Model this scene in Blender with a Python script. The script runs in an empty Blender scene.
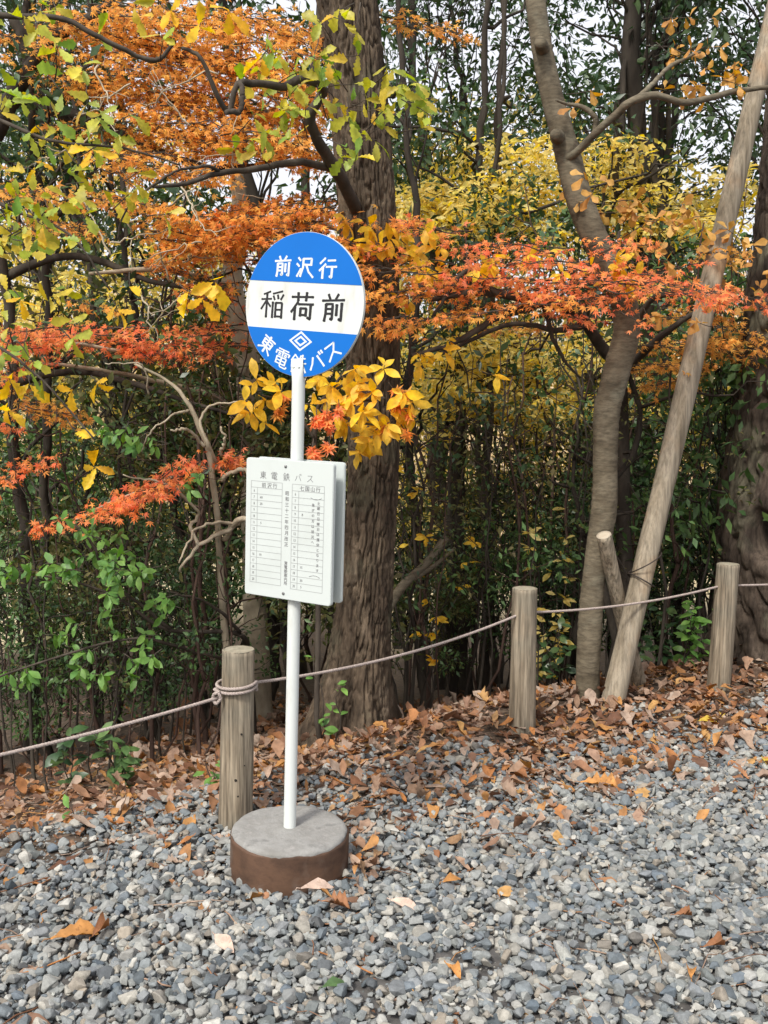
import bpy, bmesh, math, random
import numpy as np
from mathutils import Vector, Matrix

R = math.radians
C = bpy.context.scene.collection
rng = np.random.default_rng(7)

# ------------------------------------------------------------------ camera
H = 1.73
PITCH = R(6.8)
F = 1000.0
cam_d = bpy.data.cameras.new('camera')
cam = bpy.data.objects.new('camera', cam_d)
C.objects.link(cam)
cam.location = (0, 0, H)
cam.rotation_euler = (R(90) - PITCH, 0, 0)
cam_d.sensor_fit = 'VERTICAL'
cam_d.angle = 2 * math.atan(512 / F)
cam_d.clip_start = 0.05
cam_d.clip_end = 2000
bpy.context.scene.camera = cam
CP, SP = math.cos(PITCH), math.sin(PITCH)


def P(px, py, Y):
    """world point seen at that pixel at forward distance Y"""
    x, y = (px - 384) / F, -(py - 512) / F
    t = Y / (CP + y * SP)
    return np.array([x * t, Y, H + t * (y * CP - SP)])


def PX(w, Y):
    return w * Y / F


# ------------------------------------------------------------------ noise
def _hash(ix, iy, iz, seed):
    n = (ix * 374761393 + iy * 668265263 + iz * 2147483647 + seed * 974711) & 0xFFFFFFFF
    n = ((n ^ (n >> 13)) * 1274126177) & 0xFFFFFFFF
    n = (n ^ (n >> 16)) & 0xFFFFFFFF
    return n / 4294967295.0


def vnoise(p, seed=0):
    p = np.asarray(p, float)
    i = np.floor(p).astype(np.int64)
    f = p - i
    f = f * f * (3 - 2 * f)
    out = 0
    for dx in (0, 1):
        for dy in (0, 1):
            for dz in (0, 1):
                w = (f[..., 0] if dx else 1 - f[..., 0]) * (f[..., 1] if dy else 1 - f[..., 1]) * (f[..., 2] if dz else 1 - f[..., 2])
                out = out + w * _hash(i[..., 0] + dx, i[..., 1] + dy, i[..., 2] + dz, seed)
    return out


def fbm(p, o=3, seed=0):
    p = np.asarray(p, float)
    s, a, t = 0, 1.0, 0
    for k in range(o):
        s = s + a * vnoise(p * (2.03 ** k) + 17.3 * k, seed + k)
        t += a
        a *= 0.5
    return s / t


def unit(v):
    return v / np.maximum(np.linalg.norm(v, axis=-1, keepdims=True), 1e-9)


# ------------------------------------------------------------------ mesh buffer
class Buf:
    def __init__(self):
        self.v, self.f3, self.f4, self.n = [], [], [], 0

    def add(self, v, f):
        v = np.asarray(v, float).reshape(-1, 3)
        f = np.asarray(f, np.int64)
        if f.ndim == 2:
            (self.f3 if f.shape[1] == 3 else self.f4).append(f + self.n)
        self.v.append(v)
        self.n += len(v)

    def addf(self, v, f3=None, f4=None):
        if f3 is not None and len(f3):
            self.f3.append(np.asarray(f3, np.int64) + self.n)
        if f4 is not None and len(f4):
            self.f4.append(np.asarray(f4, np.int64) + self.n)
        v = np.asarray(v, float).reshape(-1, 3)
        self.v.append(v)
        self.n += len(v)

    def mesh(self, name, smooth=True, origin=(0, 0, 0)):
        me = bpy.data.meshes.new(name)
        v = np.concatenate(self.v) - np.asarray(origin, float)
        f3 = np.concatenate(self.f3) if self.f3 else np.zeros((0, 3), np.int64)
        f4 = np.concatenate(self.f4) if self.f4 else np.zeros((0, 4), np.int64)
        me.vertices.add(len(v))
        me.vertices.foreach_set('co', v.astype(np.float32).ravel())
        li = np.concatenate([f3.ravel(), f4.ravel()])
        me.loops.add(len(li))
        me.loops.foreach_set('vertex_index', li.astype(np.int32))
        n = len(f3) + len(f4)
        me.polygons.add(n)
        ls = np.concatenate([np.arange(len(f3)) * 3, len(f3) * 3 + np.arange(len(f4)) * 4])
        me.polygons.foreach_set('loop_start', ls.astype(np.int32))
        me.polygons.foreach_set('use_smooth', np.full(n, bool(smooth)))
        me.update(calc_edges=True)
        return me

    def build(self, name, mat, parent=None, smooth=True, origin=(0, 0, 0), also=None):
        """also = (buffer, material): the twigs that carry these leaves"""
        if also is None or not also[0].n:
            return link(name, self.mesh(name, smooth, origin), mat, parent)
        n3, n4 = sum(map(len, self.f3)), sum(map(len, self.f4))
        t = also[0]
        t3, t4 = sum(map(len, t.f3)), sum(map(len, t.f4))
        for f in t.f3: self.f3.append(f + self.n)
        for f in t.f4: self.f4.append(f + self.n)
        self.v += t.v
        me = self.mesh(name, smooth, origin)
        me.materials.append(mat); me.materials.append(also[1])
        mi = np.concatenate([np.zeros(n3), np.ones(t3), np.zeros(n4), np.ones(t4)]).astype(np.int32)
        me.polygons.foreach_set('material_index', mi)
        return link(name, me, None, parent)


def link(name, me, mat, parent=None):
    o = bpy.data.objects.new(name, me)
    if mat is not None and not me.materials:
        me.materials.append(mat)
    C.objects.link(o)
    if parent is not None:
        o.parent = parent
    return o


def tag(o, label=None, cat=None, group=None, kind=None):
    if label: o['label'] = label
    if cat: o['category'] = cat
    if group: o['group'] = group
    if kind: o['kind'] = kind
    return o


def thing(name, label, cat, loc=(0, 0, 0), group=None):
    o = bpy.data.objects.new(name, None)
    o.empty_display_size = 0.1
    C.objects.link(o)
    o.location = tuple(float(a) for a in loc)
    return tag(o, label, cat, group)


def copy_tree(o, parent=None):
    c = o.copy()
    C.objects.link(c)
    c.parent = parent
    for ch in list(o.children):
        copy_tree(ch, c)
    return c


# ------------------------------------------------------------------ shapes
def smooth_path(pts, rad, n):
    """Catmull-Rom through pts (and radii)"""
    pts = np.asarray(pts, float)
    q = np.column_stack([pts, np.asarray(rad, float)])
    q = np.vstack([2 * q[0] - q[1], q, 2 * q[-1] - q[-2]])
    m = len(pts) - 1
    t = np.linspace(0, m, n)
    i = np.minimum(t.astype(int), m - 1)
    f = (t - i)[:, None]
    p0, p1, p2, p3 = q[i], q[i + 1], q[i + 2], q[i + 3]
    r = 0.5 * (2 * p1 + (p2 - p0) * f + (2 * p0 - 5 * p1 + 4 * p2 - p3) * f ** 2 + (3 * p1 - p0 - 3 * p2 + p3) * f ** 3)
    return r[:, :3], np.maximum(r[:, 3], 1e-4)


def frames(pts):
    t = unit(np.gradient(pts, axis=0))
    ref = np.array([1.0, 0, 0]) if abs(t[0][0]) < 0.8 else np.array([0, 1.0, 0])
    u = np.zeros_like(t)
    a = ref
    for k in range(len(t)):
        a = a - t[k] * np.dot(a, t[k])
        a = a / max(np.linalg.norm(a), 1e-9)
        u[k] = a
    return t, u, np.cross(t, u)


def tube(buf, pts, rad, sides=8, disp=None, caps=True):
    pts = np.asarray(pts, float)
    rad = np.asarray(rad, float) * np.ones(len(pts))
    t, u, w = frames(pts)
    a = np.linspace(0, 2 * math.pi, sides, endpoint=False)
    ring = np.cos(a)[None, :, None] * u[:, None, :] + np.sin(a)[None, :, None] * w[:, None, :]
    r = rad[:, None] * np.ones((1, sides))
    if disp is not None:
        r = r + disp(pts[:, None, :] + ring * rad[:, None, None], a[None, :] * np.ones((len(pts), 1)), rad[:, None], pts)
    v = pts[:, None, :] + ring * r[:, :, None]
    n = len(pts)
    i = np.arange(n - 1)[:, None] * sides
    j = np.arange(sides)[None, :]
    j2 = (j + 1) % sides
    f4 = np.stack([i + j, i + j2, i + sides + j2, i + sides + j], -1).reshape(-1, 4)
    v = v.reshape(-1, 3)
    f3 = []
    if caps:
        v = np.vstack([v, pts[0], pts[-1]])
        for k in range(sides):
            f3.append((n * sides, (k + 1) % sides, k))
            f3.append((n * sides + 1, (n - 1) * sides + k, (n - 1) * sides + (k + 1) % sides))
    buf.addf(v, f3, f4)


def wander(r, a, b, n, amp):
    """crooked line from a to b"""
    a, b = np.asarray(a, float), np.asarray(b, float)
    t = np.linspace(0, 1, n)[:, None]
    p = a + (b - a) * t
    L = np.linalg.norm(b - a)
    k = r.normal(0, 1, (n, 3))
    k = np.cumsum(k, 0)
    k -= k[0] + (k[-1] - k[0]) * t
    return p + k * amp * L / math.sqrt(n)


# ------------------------------------------------------------------ leaves
def tpl_simple(w=0.42, fold=0.07, droop=0.1):
    v = [(0, 0, 0), (0.42, w / 2, fold - droop * .25), (0.42, 0, -droop * .15), (0.42, -w / 2, fold - droop * .25), (1, 0, -droop)]
    f = [(0, 2, 1), (0, 3, 2), (2, 4, 1), (2, 3, 4)]
    return np.array(v, float), np.array(f)


def tpl_diamond(w=0.45):
    v = [(0, 0, 0), (0.45, w / 2, 0.06), (1, 0, -0.06), (0.45, -w / 2, 0.06)]
    return np.array(v, float), np.array([(0, 2, 1), (0, 3, 2)])


def tpl_strip(prof, fold=0.12, droop=0.15, r=None, curl=0.0, twist=0.0, wave=0.0):
    """prof: (t, half width); leaf strip with a midrib, rows bend down and curl"""
    v, f = [], []
    for k, (t, w) in enumerate(prof):
        wl = wr = w
        if r is not None:
            wl *= r.uniform(.8, 1.15); wr *= r.uniform(.8, 1.15)
        ang = droop * t * 1.6
        bx = t if abs(ang) < 1e-3 else math.sin(ang) / (droop * 1.6)
        bz = 0 if abs(ang) < 1e-3 else -(1 - math.cos(ang)) / (droop * 1.6)
        tw = twist * t
        for s, ww in ((1, wl), (0, 0), (-1, wr)):
            cz = fold * ww + curl * ww * ww * 4
            yy = s * ww * max(0.35, 1 - abs(curl) * ww)
            if s and wave: cz += wave * math.sin(k * 2.2 + s)
            v.append((bx, yy * math.cos(tw) - cz * math.sin(tw) * s * .3, bz + cz + yy * math.sin(tw)))
    for k in range(len(prof) - 1):
        a = k * 3
        f += [(a, a + 1, a + 4), (a, a + 4, a + 3), (a + 1, a + 2, a + 5), (a + 1, a + 5, a + 4)]
    return np.array(v, float), np.array(f)


OVAL = [(0, .01), (.15, .10), (.35, .19), (.55, .22), (.75, .17), (.9, .08), (1, .005)]
OBOV = [(0, .01), (.15, .06), (.32, .12), (.5, .20), (.66, .27), (.8, .25), (.92, .13), (1, .01)]
LOBED = [(0, .01), (.12, .05), (.22, .13), (.30, .10), (.42, .21), (.5, .16), (.62, .27), (.70, .20), (.80, .25), (.9, .12), (1, .01)]


def tpl_maple(lobes=7, r=None, droop=.18):
    ang = np.linspace(-135, 135, lobes)
    ln = {7: [.36, .66, .92, 1.0, .92, .66, .36], 5: [.5, .85, 1, .85, .5]}[lobes]
    v = [(0, 0, 0)]
    for k in range(lobes):
        if k:
            a = R((ang[k] + ang[k - 1]) / 2)
            v.append((.27 * math.cos(a), .27 * math.sin(a), 0.02))
        a = R(ang[k])
        # widen the lobe a little before its tip
        l = ln[k] * (1 if r is None else r.uniform(.88, 1.1))
        d = np.array([math.cos(a), math.sin(a)]); n = np.array([-d[1], d[0]])
        z = -droop * l * l
        v.append((*(d * l * .5 - n * .11), z * .4)); v.append((*(d * l), z)); v.append((*(d * l * .5 + n * .11), z * .4))
    v = np.array(v, float)
    v[:, 0] += .15
    f = [(0, k, k + 1) for k in range(1, len(v) - 1)]
    return v * .62, np.array(f)


def leaves(buf, r, pos, d, nor, size, tpls):
    """one leaf at each pos, along d, facing nor"""
    pos = np.asarray(pos, float); n = len(pos)
    if n == 0: return
    x = unit(np.asarray(d, float) * np.ones((n, 1)))
    z = np.asarray(nor, float) * np.ones((n, 1))
    z = unit(z - x * (x * z).sum(1, keepdims=True))
    y = np.cross(z, x)
    size = (np.asarray(size, float) * np.ones(n))[:, None, None]
    which = r.integers(0, len(tpls), n)
    for k, (tv, tf) in enumerate(tpls):
        m = which == k
        q = int(m.sum())
        if not q: continue
        vv = pos[m][:, None, :] + size[m] * (tv[None, :, 0:1] * x[m][:, None, :] + tv[None, :, 1:2] * y[m][:, None, :] + tv[None, :, 2:3] * z[m][:, None, :])
        ff = tf[None] + (np.arange(q) * len(tv))[:, None, None]
        buf.add(vv.reshape(-1, 3), ff.reshape(-1, tf.shape[1]))


def rvec(r, n):
    return unit(r.normal(0, 1, (n, 3)))


def ball(r, n, c, rad):
    p = rvec(r, n) * (r.random((n, 1)) ** (1 / 3))
    return np.asarray(c) + p * np.asarray(rad)


# ------------------------------------------------------------------ materials
def new_mat(name):
    m = bpy.data.materials.new(name)
    m.use_nodes = True
    nt = m.node_tree
    nt.nodes.clear()
    out = nt.nodes.new('ShaderNodeOutputMaterial')
    return m, nt, out


def N(nt, typ, **kw):
    n = nt.nodes.new(typ)
    for k, v in kw.items():
        if k in n.inputs: n.inputs[k].default_value = v
        else: setattr(n, k, v)
    return n


def ramp(nt, stops, interp='LINEAR'):
    n = nt.nodes.new('ShaderNodeValToRGB')
    n.color_ramp.interpolation = interp
    e = n.color_ramp.elements
    while len(e) < len(stops): e.new(0.5)
    for k, (p, c) in enumerate(stops):
        e[k].position = p
        e[k].color = (*c, 1)
    return n


def spread(cols):
    n = len(cols)
    return [(k / max(n - 1, 1), c) for k, c in enumerate(cols)]


def leaf_mat(name, cols, transl=0.45, rough=0.5, spec=0.35, tsat=1.25, spots=0.0):
    m, nt, out = new_mat(name)
    geo = N(nt, 'ShaderNodeNewGeometry')
    rp = ramp(nt, spread(cols))
    nt.links.new(geo.outputs['Random Per Island'], rp.inputs[0])
    tc = N(nt, 'ShaderNodeTexCoord')
    nz = N(nt, 'ShaderNodeTexNoise', Scale=28.0, Detail=3.0)
    nt.links.new(tc.outputs['Object'], nz.inputs['Vector'])
    hsv = N(nt, 'ShaderNodeHueSaturation')
    mp = N(nt, 'ShaderNodeMapRange')
    mp.inputs['To Min'].default_value = .72; mp.inputs['To Max'].default_value = 1.28
    mp.inputs['From Min'].default_value = .3; mp.inputs['From Max'].default_value = .7
    nt.links.new(nz.outputs['Fac'], mp.inputs['Value'])
    nt.links.new(mp.outputs[0], hsv.inputs['Value'])
    nt.links.new(rp.outputs[0], hsv.inputs['Color'])
    col = hsv.outputs[0]
    if spots:
        nz2 = N(nt, 'ShaderNodeTexNoise', Scale=70.0, Detail=2.0)
        nt.links.new(tc.outputs['Object'], nz2.inputs['Vector'])
        th = ramp(nt, [(.60, (0, 0, 0)), (.68, (1, 1, 1))])
        nt.links.new(nz2.outputs['Fac'], th.inputs[0])
        mx = N(nt, 'ShaderNodeMix', data_type='RGBA')
        ml = N(nt, 'ShaderNodeMath', operation='MULTIPLY'); ml.inputs[1].default_value = spots
        nt.links.new(th.outputs[0], ml.inputs[0])
        nt.links.new(ml.outputs[0], mx.inputs['Factor'])
        nt.links.new(col, mx.inputs['A']); mx.inputs['B'].default_value = (.13, .06, .025, 1)
        col = mx.outputs['Result']
    b = N(nt, 'ShaderNodeBsdfPrincipled')
    b.inputs['Roughness'].default_value = rough
    b.inputs['Specular IOR Level'].default_value = spec
    nt.links.new(col, b.inputs['Base Color'])
    if transl:
        tr = N(nt, 'ShaderNodeBsdfTranslucent')
        h2 = N(nt, 'ShaderNodeHueSaturation', Saturation=tsat, Value=1.15)
        nt.links.new(col, h2.inputs['Color'])
        nt.links.new(h2.outputs[0], tr.inputs['Color'])
        mix = N(nt, 'ShaderNodeMixShader'); mix.inputs[0].default_value = transl
        nt.links.new(b.outputs[0], mix.inputs[1]); nt.links.new(tr.outputs[0], mix.inputs[2])
        nt.links.new(mix.outputs[0], out.inputs[0])
    else:
        nt.links.new(b.outputs[0], out.inputs[0])
    return m


def rough_mat(name, cols, scale=6.0, stretch=(1, 1, .15), bump=.4, bscale=30.0, rough=.85, detail=6.0, spec=.25, fine=0.0, patch=None, dist=.01):
    """noise-coloured surface with bump: wood, bark, stone, soil"""
    m, nt, out = new_mat(name)
    tc = N(nt, 'ShaderNodeTexCoord')
    mpg = N(nt, 'ShaderNodeMapping'); mpg.inputs['Scale'].default_value = stretch
    nt.links.new(tc.outputs['Object'], mpg.inputs[0])
    nz = N(nt, 'ShaderNodeTexNoise', Scale=scale, Detail=detail, Roughness=.62)
    nt.links.new(mpg.outputs[0], nz.inputs['Vector'])
    k = len(cols)
    rp = ramp(nt, [(.28 + .44 * i / max(k - 1, 1), c) for i, c in enumerate(cols)])
    nt.links.new(nz.outputs['Fac'], rp.inputs[0])
    col = rp.outputs[0]
    if patch:
        pc, ps, lo, hi = patch
        n3 = N(nt, 'ShaderNodeTexNoise', Scale=ps, Detail=5.0)
        nt.links.new(tc.outputs['Object'], n3.inputs['Vector'])
        r3 = ramp(nt, [(lo, (0, 0, 0)), (hi, (1, 1, 1))])
        nt.links.new(n3.outputs['Fac'], r3.inputs[0])
        mx = N(nt, 'ShaderNodeMix', data_type='RGBA')
        nt.links.new(r3.outputs[0], mx.inputs['Factor'])
        nt.links.new(col, mx.inputs['A']); mx.inputs['B'].default_value = (*pc, 1)
        col = mx.outputs['Result']
    if fine:
        fs, amt, fst = fine
        mg2 = N(nt, 'ShaderNodeMapping'); mg2.inputs['Scale'].default_value = fst
        nt.links.new(tc.outputs['Object'], mg2.inputs[0])
        n4 = N(nt, 'ShaderNodeTexNoise', Scale=fs, Detail=4.0, Roughness=.7)
        nt.links.new(mg2.outputs[0], n4.inputs['Vector'])
        m4 = N(nt, 'ShaderNodeMapRange')
        m4.inputs['From Min'].default_value = .34; m4.inputs['From Max'].default_value = .6
        m4.inputs['To Min'].default_value = 1 - amt; m4.inputs['To Max'].default_value = 1 + amt * .45
        nt.links.new(n4.outputs['Fac'], m4.inputs['Value'])
        h4 = N(nt, 'ShaderNodeHueSaturation')
        nt.links.new(m4.outputs[0], h4.inputs['Value']); nt.links.new(col, h4.inputs['Color'])
        col = h4.outputs[0]
    b = N(nt, 'ShaderNodeBsdfPrincipled')
    b.inputs['Roughness'].default_value = rough
    b.inputs['Specular IOR Level'].default_value = spec
    nt.links.new(col, b.inputs['Base Color'])
    if bump:
        n2 = N(nt, 'ShaderNodeTexNoise', Scale=bscale, Detail=6.0, Roughness=.65)
        nt.links.new(mpg.outputs[0], n2.inputs['Vector'])
        bp = N(nt, 'ShaderNodeBump', Strength=bump, Distance=dist)
        nt.links.new(n2.outputs['Fac'], bp.inputs['Height'])
        nt.links.new(bp.outputs[0], b.inputs['Normal'])
    nt.links.new(b.outputs[0], out.inputs[0])
    return m


def plain_mat(name, col, rough=.45, spec=.4, dirt=None, dscale=9.0, dlo=.5, dhi=.75, metal=0, bump=.0, stretch=(1, 1, 1)):
    m, nt, out = new_mat(name)
    b = N(nt, 'ShaderNodeBsdfPrincipled')
    b.inputs['Roughness'].default_value = rough
    b.inputs['Specular IOR Level'].default_value = spec
    b.inputs['Metallic'].default_value = metal
    tc = N(nt, 'ShaderNodeTexCoord')
    nz = N(nt, 'ShaderNodeTexNoise', Scale=dscale, Detail=7.0, Roughness=.6)
    mg = N(nt, 'ShaderNodeMapping'); mg.inputs['Scale'].default_value = stretch
    nt.links.new(tc.outputs['Object'], mg.inputs[0])
    nt.links.new(mg.outputs[0], nz.inputs['Vector'])
    d = dirt or tuple(c * .85 for c in col)
    rp = ramp(nt, [(dlo, col), (dhi, d)])
    nt.links.new(nz.outputs['Fac'], rp.inputs[0])
    nt.links.new(rp.outputs[0], b.inputs['Base Color'])
    if bump:
        bp = N(nt, 'ShaderNodeBump', Strength=bump, Distance=.002)
        n2 = N(nt, 'ShaderNodeTexNoise', Scale=220.0, Detail=3.0)
        nt.links.new(tc.outputs['Object'], n2.inputs['Vector'])
        nt.links.new(n2.outputs['Fac'], bp.inputs['Height'])
        nt.links.new(bp.outputs[0], b.inputs['Normal'])
    nt.links.new(b.outputs[0], out.inputs[0])
    return m


def island_mat(name, cols, rough=.85, scale=60.0, var=.25, bump=.3, spec=.3):
    """stones: a colour for each stone plus fine speckle"""
    m, nt, out = new_mat(name)
    geo = N(nt, 'ShaderNodeNewGeometry')
    rp = ramp(nt, spread(cols))
    nt.links.new(geo.outputs['Random Per Island'], rp.inputs[0])
    tc = N(nt, 'ShaderNodeTexCoord')
    nz = N(nt, 'ShaderNodeTexNoise', Scale=scale, Detail=5.0, Roughness=.7)
    nt.links.new(tc.outputs['Object'], nz.inputs['Vector'])
    mp = N(nt, 'ShaderNodeMapRange')
    mp.inputs['From Min'].default_value = .3; mp.inputs['From Max'].default_value = .7
    mp.inputs['To Min'].default_value = 1 - var; mp.inputs['To Max'].default_value = 1 + var
    nt.links.new(nz.outputs['Fac'], mp.inputs['Value'])
    hsv = N(nt, 'ShaderNodeHueSaturation')
    nt.links.new(mp.outputs[0], hsv.inputs['Value'])
    nt.links.new(rp.outputs[0], hsv.inputs['Color'])
    b = N(nt, 'ShaderNodeBsdfPrincipled')
    b.inputs['Roughness'].default_value = rough
    b.inputs['Specular IOR Level'].default_value = spec
    nt.links.new(hsv.outputs[0], b.inputs['Base Color'])
    bp = N(nt, 'ShaderNodeBump', Strength=bump, Distance=.003)
    n2 = N(nt, 'ShaderNodeTexNoise', Scale=180.0, Detail=4.0)
    nt.links.new(tc.outputs['Object'], n2.inputs['Vector'])
    nt.links.new(n2.outputs['Fac'], bp.inputs['Height'])
    nt.links.new(bp.outputs[0], b.inputs['Normal'])
    nt.links.new(b.outputs[0], out.inputs[0])
    return m


# ------------------------------------------------------------------ light
sc = bpy.context.scene
sc.view_settings.view_transform = 'Standard'
sc.view_settings.look = 'None'
sc.view_settings.gamma = 1
sc.view_settings.exposure = 0.78
sc.cycles.max_bounces = 9
sc.cycles.diffuse_bounces = 6
sc.cycles.glossy_bounces = 2
sc.cycles.transmission_bounces = 5
sc.cycles.use_denoising = True

SUN_EL = R(50)
sun_to = np.array([-0.45, -0.80, 0])           # toward the sun on the ground plan: behind the camera, a little to one side
sun_to = unit(sun_to) * math.cos(SUN_EL)
sun_to[2] = math.sin(SUN_EL)
w = bpy.data.worlds.new('World')
sc.world = w
w.use_nodes = True
nt = w.node_tree
nt.nodes.clear()
wo = nt.nodes.new('ShaderNodeOutputWorld')
bg = nt.nodes.new('ShaderNodeBackground')
sky = nt.nodes.new('ShaderNodeTexSky')
sky.sky_type = 'NISHITA'
sky.sun_disc = False
sky.sun_elevation = SUN_EL
sky.sun_rotation = math.atan2(sun_to[0], sun_to[1])
sky.air_density = 1.0
sky.dust_density = 6.0
sky.ozone_density = 1.0
hs = nt.nodes.new('ShaderNodeHueSaturation')   # thin cloud: the blue is washed out
hs.inputs['Saturation'].default_value = 0.35
nt.links.new(sky.outputs[0], hs.inputs['Color'])
cl = nt.nodes.new('ShaderNodeMix'); cl.data_type = 'RGBA'   # and half of it is bright even cloud
cl.inputs['Factor'].default_value = 0.5
nt.links.new(hs.outputs[0], cl.inputs['A'])
cl.inputs['B'].default_value = (7.2, 7.2, 7.7, 1)
nt.links.new(cl.outputs['Result'], bg.inputs[0])
bg.inputs[1].default_value = 0.12
nt.links.new(bg.outputs[0], wo.inputs[0])
sd = bpy.data.lights.new('sun', 'SUN')
sd.energy = 2.2
sd.angle = R(9)
sd.color = (1, .95, .87)
so = bpy.data.objects.new('sun', sd)
C.objects.link(so)
so.rotation_euler = Vector(tuple(-sun_to)).to_track_quat('-Z', 'Y').to_euler()
so.location = tuple(sun_to * 30)
# ------------------------------------------------------------------ terrain
FENCE = np.array([(-4.5, .9), (-2.02, 2.74), (-0.605, 3.85), (0.712, 5.0), (1.975, 5.75), (3.75, 6.35), (7.5, 7.2)])


def fence_d(x, y):
    """signed distance to the fence line, positive on the wood's side"""
    x = np.asarray(x, float); y = np.asarray(y, float)
    best = np.full(np.broadcast(x, y).shape, 1e9); sg = np.ones_like(best)
    for a, b in zip(FENCE[:-1], FENCE[1:]):
        e = b - a
        t = np.clip(((x - a[0]) * e[0] + (y - a[1]) * e[1]) / (e @ e), 0, 1)
        dx, dy = x - a[0] - t * e[0], y - a[1] - t * e[1]
        d = np.hypot(dx, dy)
        s = np.where(e[0] * dy - e[1] * dx > 0, 1.0, -1.0)
        m = d < best
        best = np.where(m, d, best); sg = np.where(m, s, sg)
    return best * sg


def sm(a, b, x):
    t = np.clip((x - a) / (b - a), 0, 1)
    return t * t * (3 - 2 * t)


def tz(x, y):
    x = np.asarray(x, float); y = np.asarray(y, float)
    d = fence_d(x, y)
    slope = .33 + .10 * sm(-1.0, .2, x)
    dd = np.maximum(d - .35, 0)
    drop = -slope * 5.5 * (1 - np.exp(-dd / 5.5))
    mound = .12 * sm(1.9, 2.9, x) * np.exp(-((d - .1) / .5) ** 2)
    nz = (fbm(np.stack([x * 1.3, y * 1.3, x * 0], -1), 3, 5) - .5) * .06 * sm(-.8, .8, d)
    nz2 = (fbm(np.stack([x * .9, y * .9, x * 0], -1), 2, 9) - .5) * .035
    r = np.hypot(x, y)
    far = 7.0 * sm(22, 70, r) * sm(-2, 6, d)
    return drop + mound + nz + nz2 + far


def axis(lo, hi, step, far):
    inner = np.arange(lo, hi + 1e-6, step)
    g = step * 1.22 ** np.arange(1, 40)
    e = np.cumsum(g)
    e = e[e < far]
    return np.concatenate([(lo - e)[::-1], inner, hi + e])


gx, gy = axis(-3.2, 4.2, .06, 400), axis(2.0, 8.0, .06, 400)
GX, GY = np.meshgrid(gx, gy)
GZ = tz(GX, GY)
b = Buf()
nx, ny = len(gx), len(gy)
ii, jj = np.meshgrid(np.arange(nx - 1), np.arange(ny - 1))
q = (jj * nx + ii)
b.addf(np.stack([GX, GY, GZ], -1).reshape(-1, 3), None, np.stack([q, q + 1, q + nx + 1, q + nx], -1).reshape(-1, 4))


def litter_edge(x):
    """fence distance where the leaf litter starts"""
    return 0.12 - 1.0 * sm(-1.3, 1.2, x)


m, nt, out = new_mat('ground_soil_and_gravel')
at = N(nt, 'ShaderNodeAttribute'); at.attribute_name = 'wood'
tc = N(nt, 'ShaderNodeTexCoord')
vo = N(nt, 'ShaderNodeTexVoronoi', Scale=34.0); nt.links.new(tc.outputs['Object'], vo.inputs['Vector'])
gr = ramp(nt, spread([(.06, .065, .07), (.12, .125, .13), (.16, .16, .16), (.09, .10, .115)]))
sp = N(nt, 'ShaderNodeSeparateColor'); nt.links.new(vo.outputs['Color'], sp.inputs[0]); nt.links.new(sp.outputs[0], gr.inputs[0])
dk = N(nt, 'ShaderNodeTexNoise', Scale=30.0, Detail=8.0); nt.links.new(tc.outputs['Object'], dk.inputs['Vector'])
soil = ramp(nt, [(.3, (.035, .024, .016)), (.55, (.085, .058, .038)), (.75, (.15, .11, .075))]); nt.links.new(dk.outputs['Fac'], soil.inputs[0])
near = ramp(nt, [(.35, (.035, .03, .026)), (.65, (.085, .075, .064))]); nt.links.new(dk.outputs['Fac'], near.inputs[0])
mx0 = N(nt, 'ShaderNodeMix', data_type='RGBA'); mx0.inputs['Factor'].default_value = .3
nt.links.new(near.outputs[0], mx0.inputs['A']); nt.links.new(gr.outputs[0], mx0.inputs['B'])
mx = N(nt, 'ShaderNodeMix', data_type='RGBA'); nt.links.new(at.outputs['Fac'], mx.inputs['Factor'])
nt.links.new(mx0.outputs['Result'], mx.inputs['A']); nt.links.new(soil.outputs[0], mx.inputs['B'])
at2 = N(nt, 'ShaderNodeAttribute'); at2.attribute_name = 'field'
straw = ramp(nt, [(.3, (.30, .23, .12)), (.5, (.46, .39, .24)), (.7, (.56, .50, .36))]); nt.links.new(dk.outputs['Fac'], straw.inputs[0])
mx2 = N(nt, 'ShaderNodeMix', data_type='RGBA'); nt.links.new(at2.outputs['Fac'], mx2.inputs['Factor'])
nt.links.new(mx.outputs['Result'], mx2.inputs['A']); nt.links.new(straw.outputs[0], mx2.inputs['B'])
mx = mx2
bs = N(nt, 'ShaderNodeBsdfPrincipled', Roughness=.95); nt.links.new(mx.outputs['Result'], bs.inputs['Base Color'])
bp = N(nt, 'ShaderNodeBump', Strength=.6, Distance=.01); nt.links.new(dk.outputs['Fac'], bp.inputs['Height']); nt.links.new(bp.outputs[0], bs.inputs['Normal'])
nt.links.new(bs.outputs[0], out.inputs[0])
GD = fence_d(GX, GY)
ground = b.build('ground', m)
tag(ground, 'gravel yard that gives way to brown forest soil behind the rope fence', kind='structure')
a = ground.data.attributes.new('wood', 'FLOAT', 'POINT')
a.data.foreach_set('value', (sm(-.15, .15, GD - litter_edge(GX) + (fbm(np.stack([GX * 3, GY * 3, GX * 0], -1), 2, 3) - .5) * .4)).astype(np.float32).ravel())

a = ground.data.attributes.new('field', 'FLOAT', 'POINT')      # open dry-grass clearing beyond the belt of trees
a.data.foreach_set('value', sm(7.5, 10.5, GD + (fbm(np.stack([GX * .6, GY * .6, GX * 0], -1), 2, 13) - .5) * 3).astype(np.float32).ravel())

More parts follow.
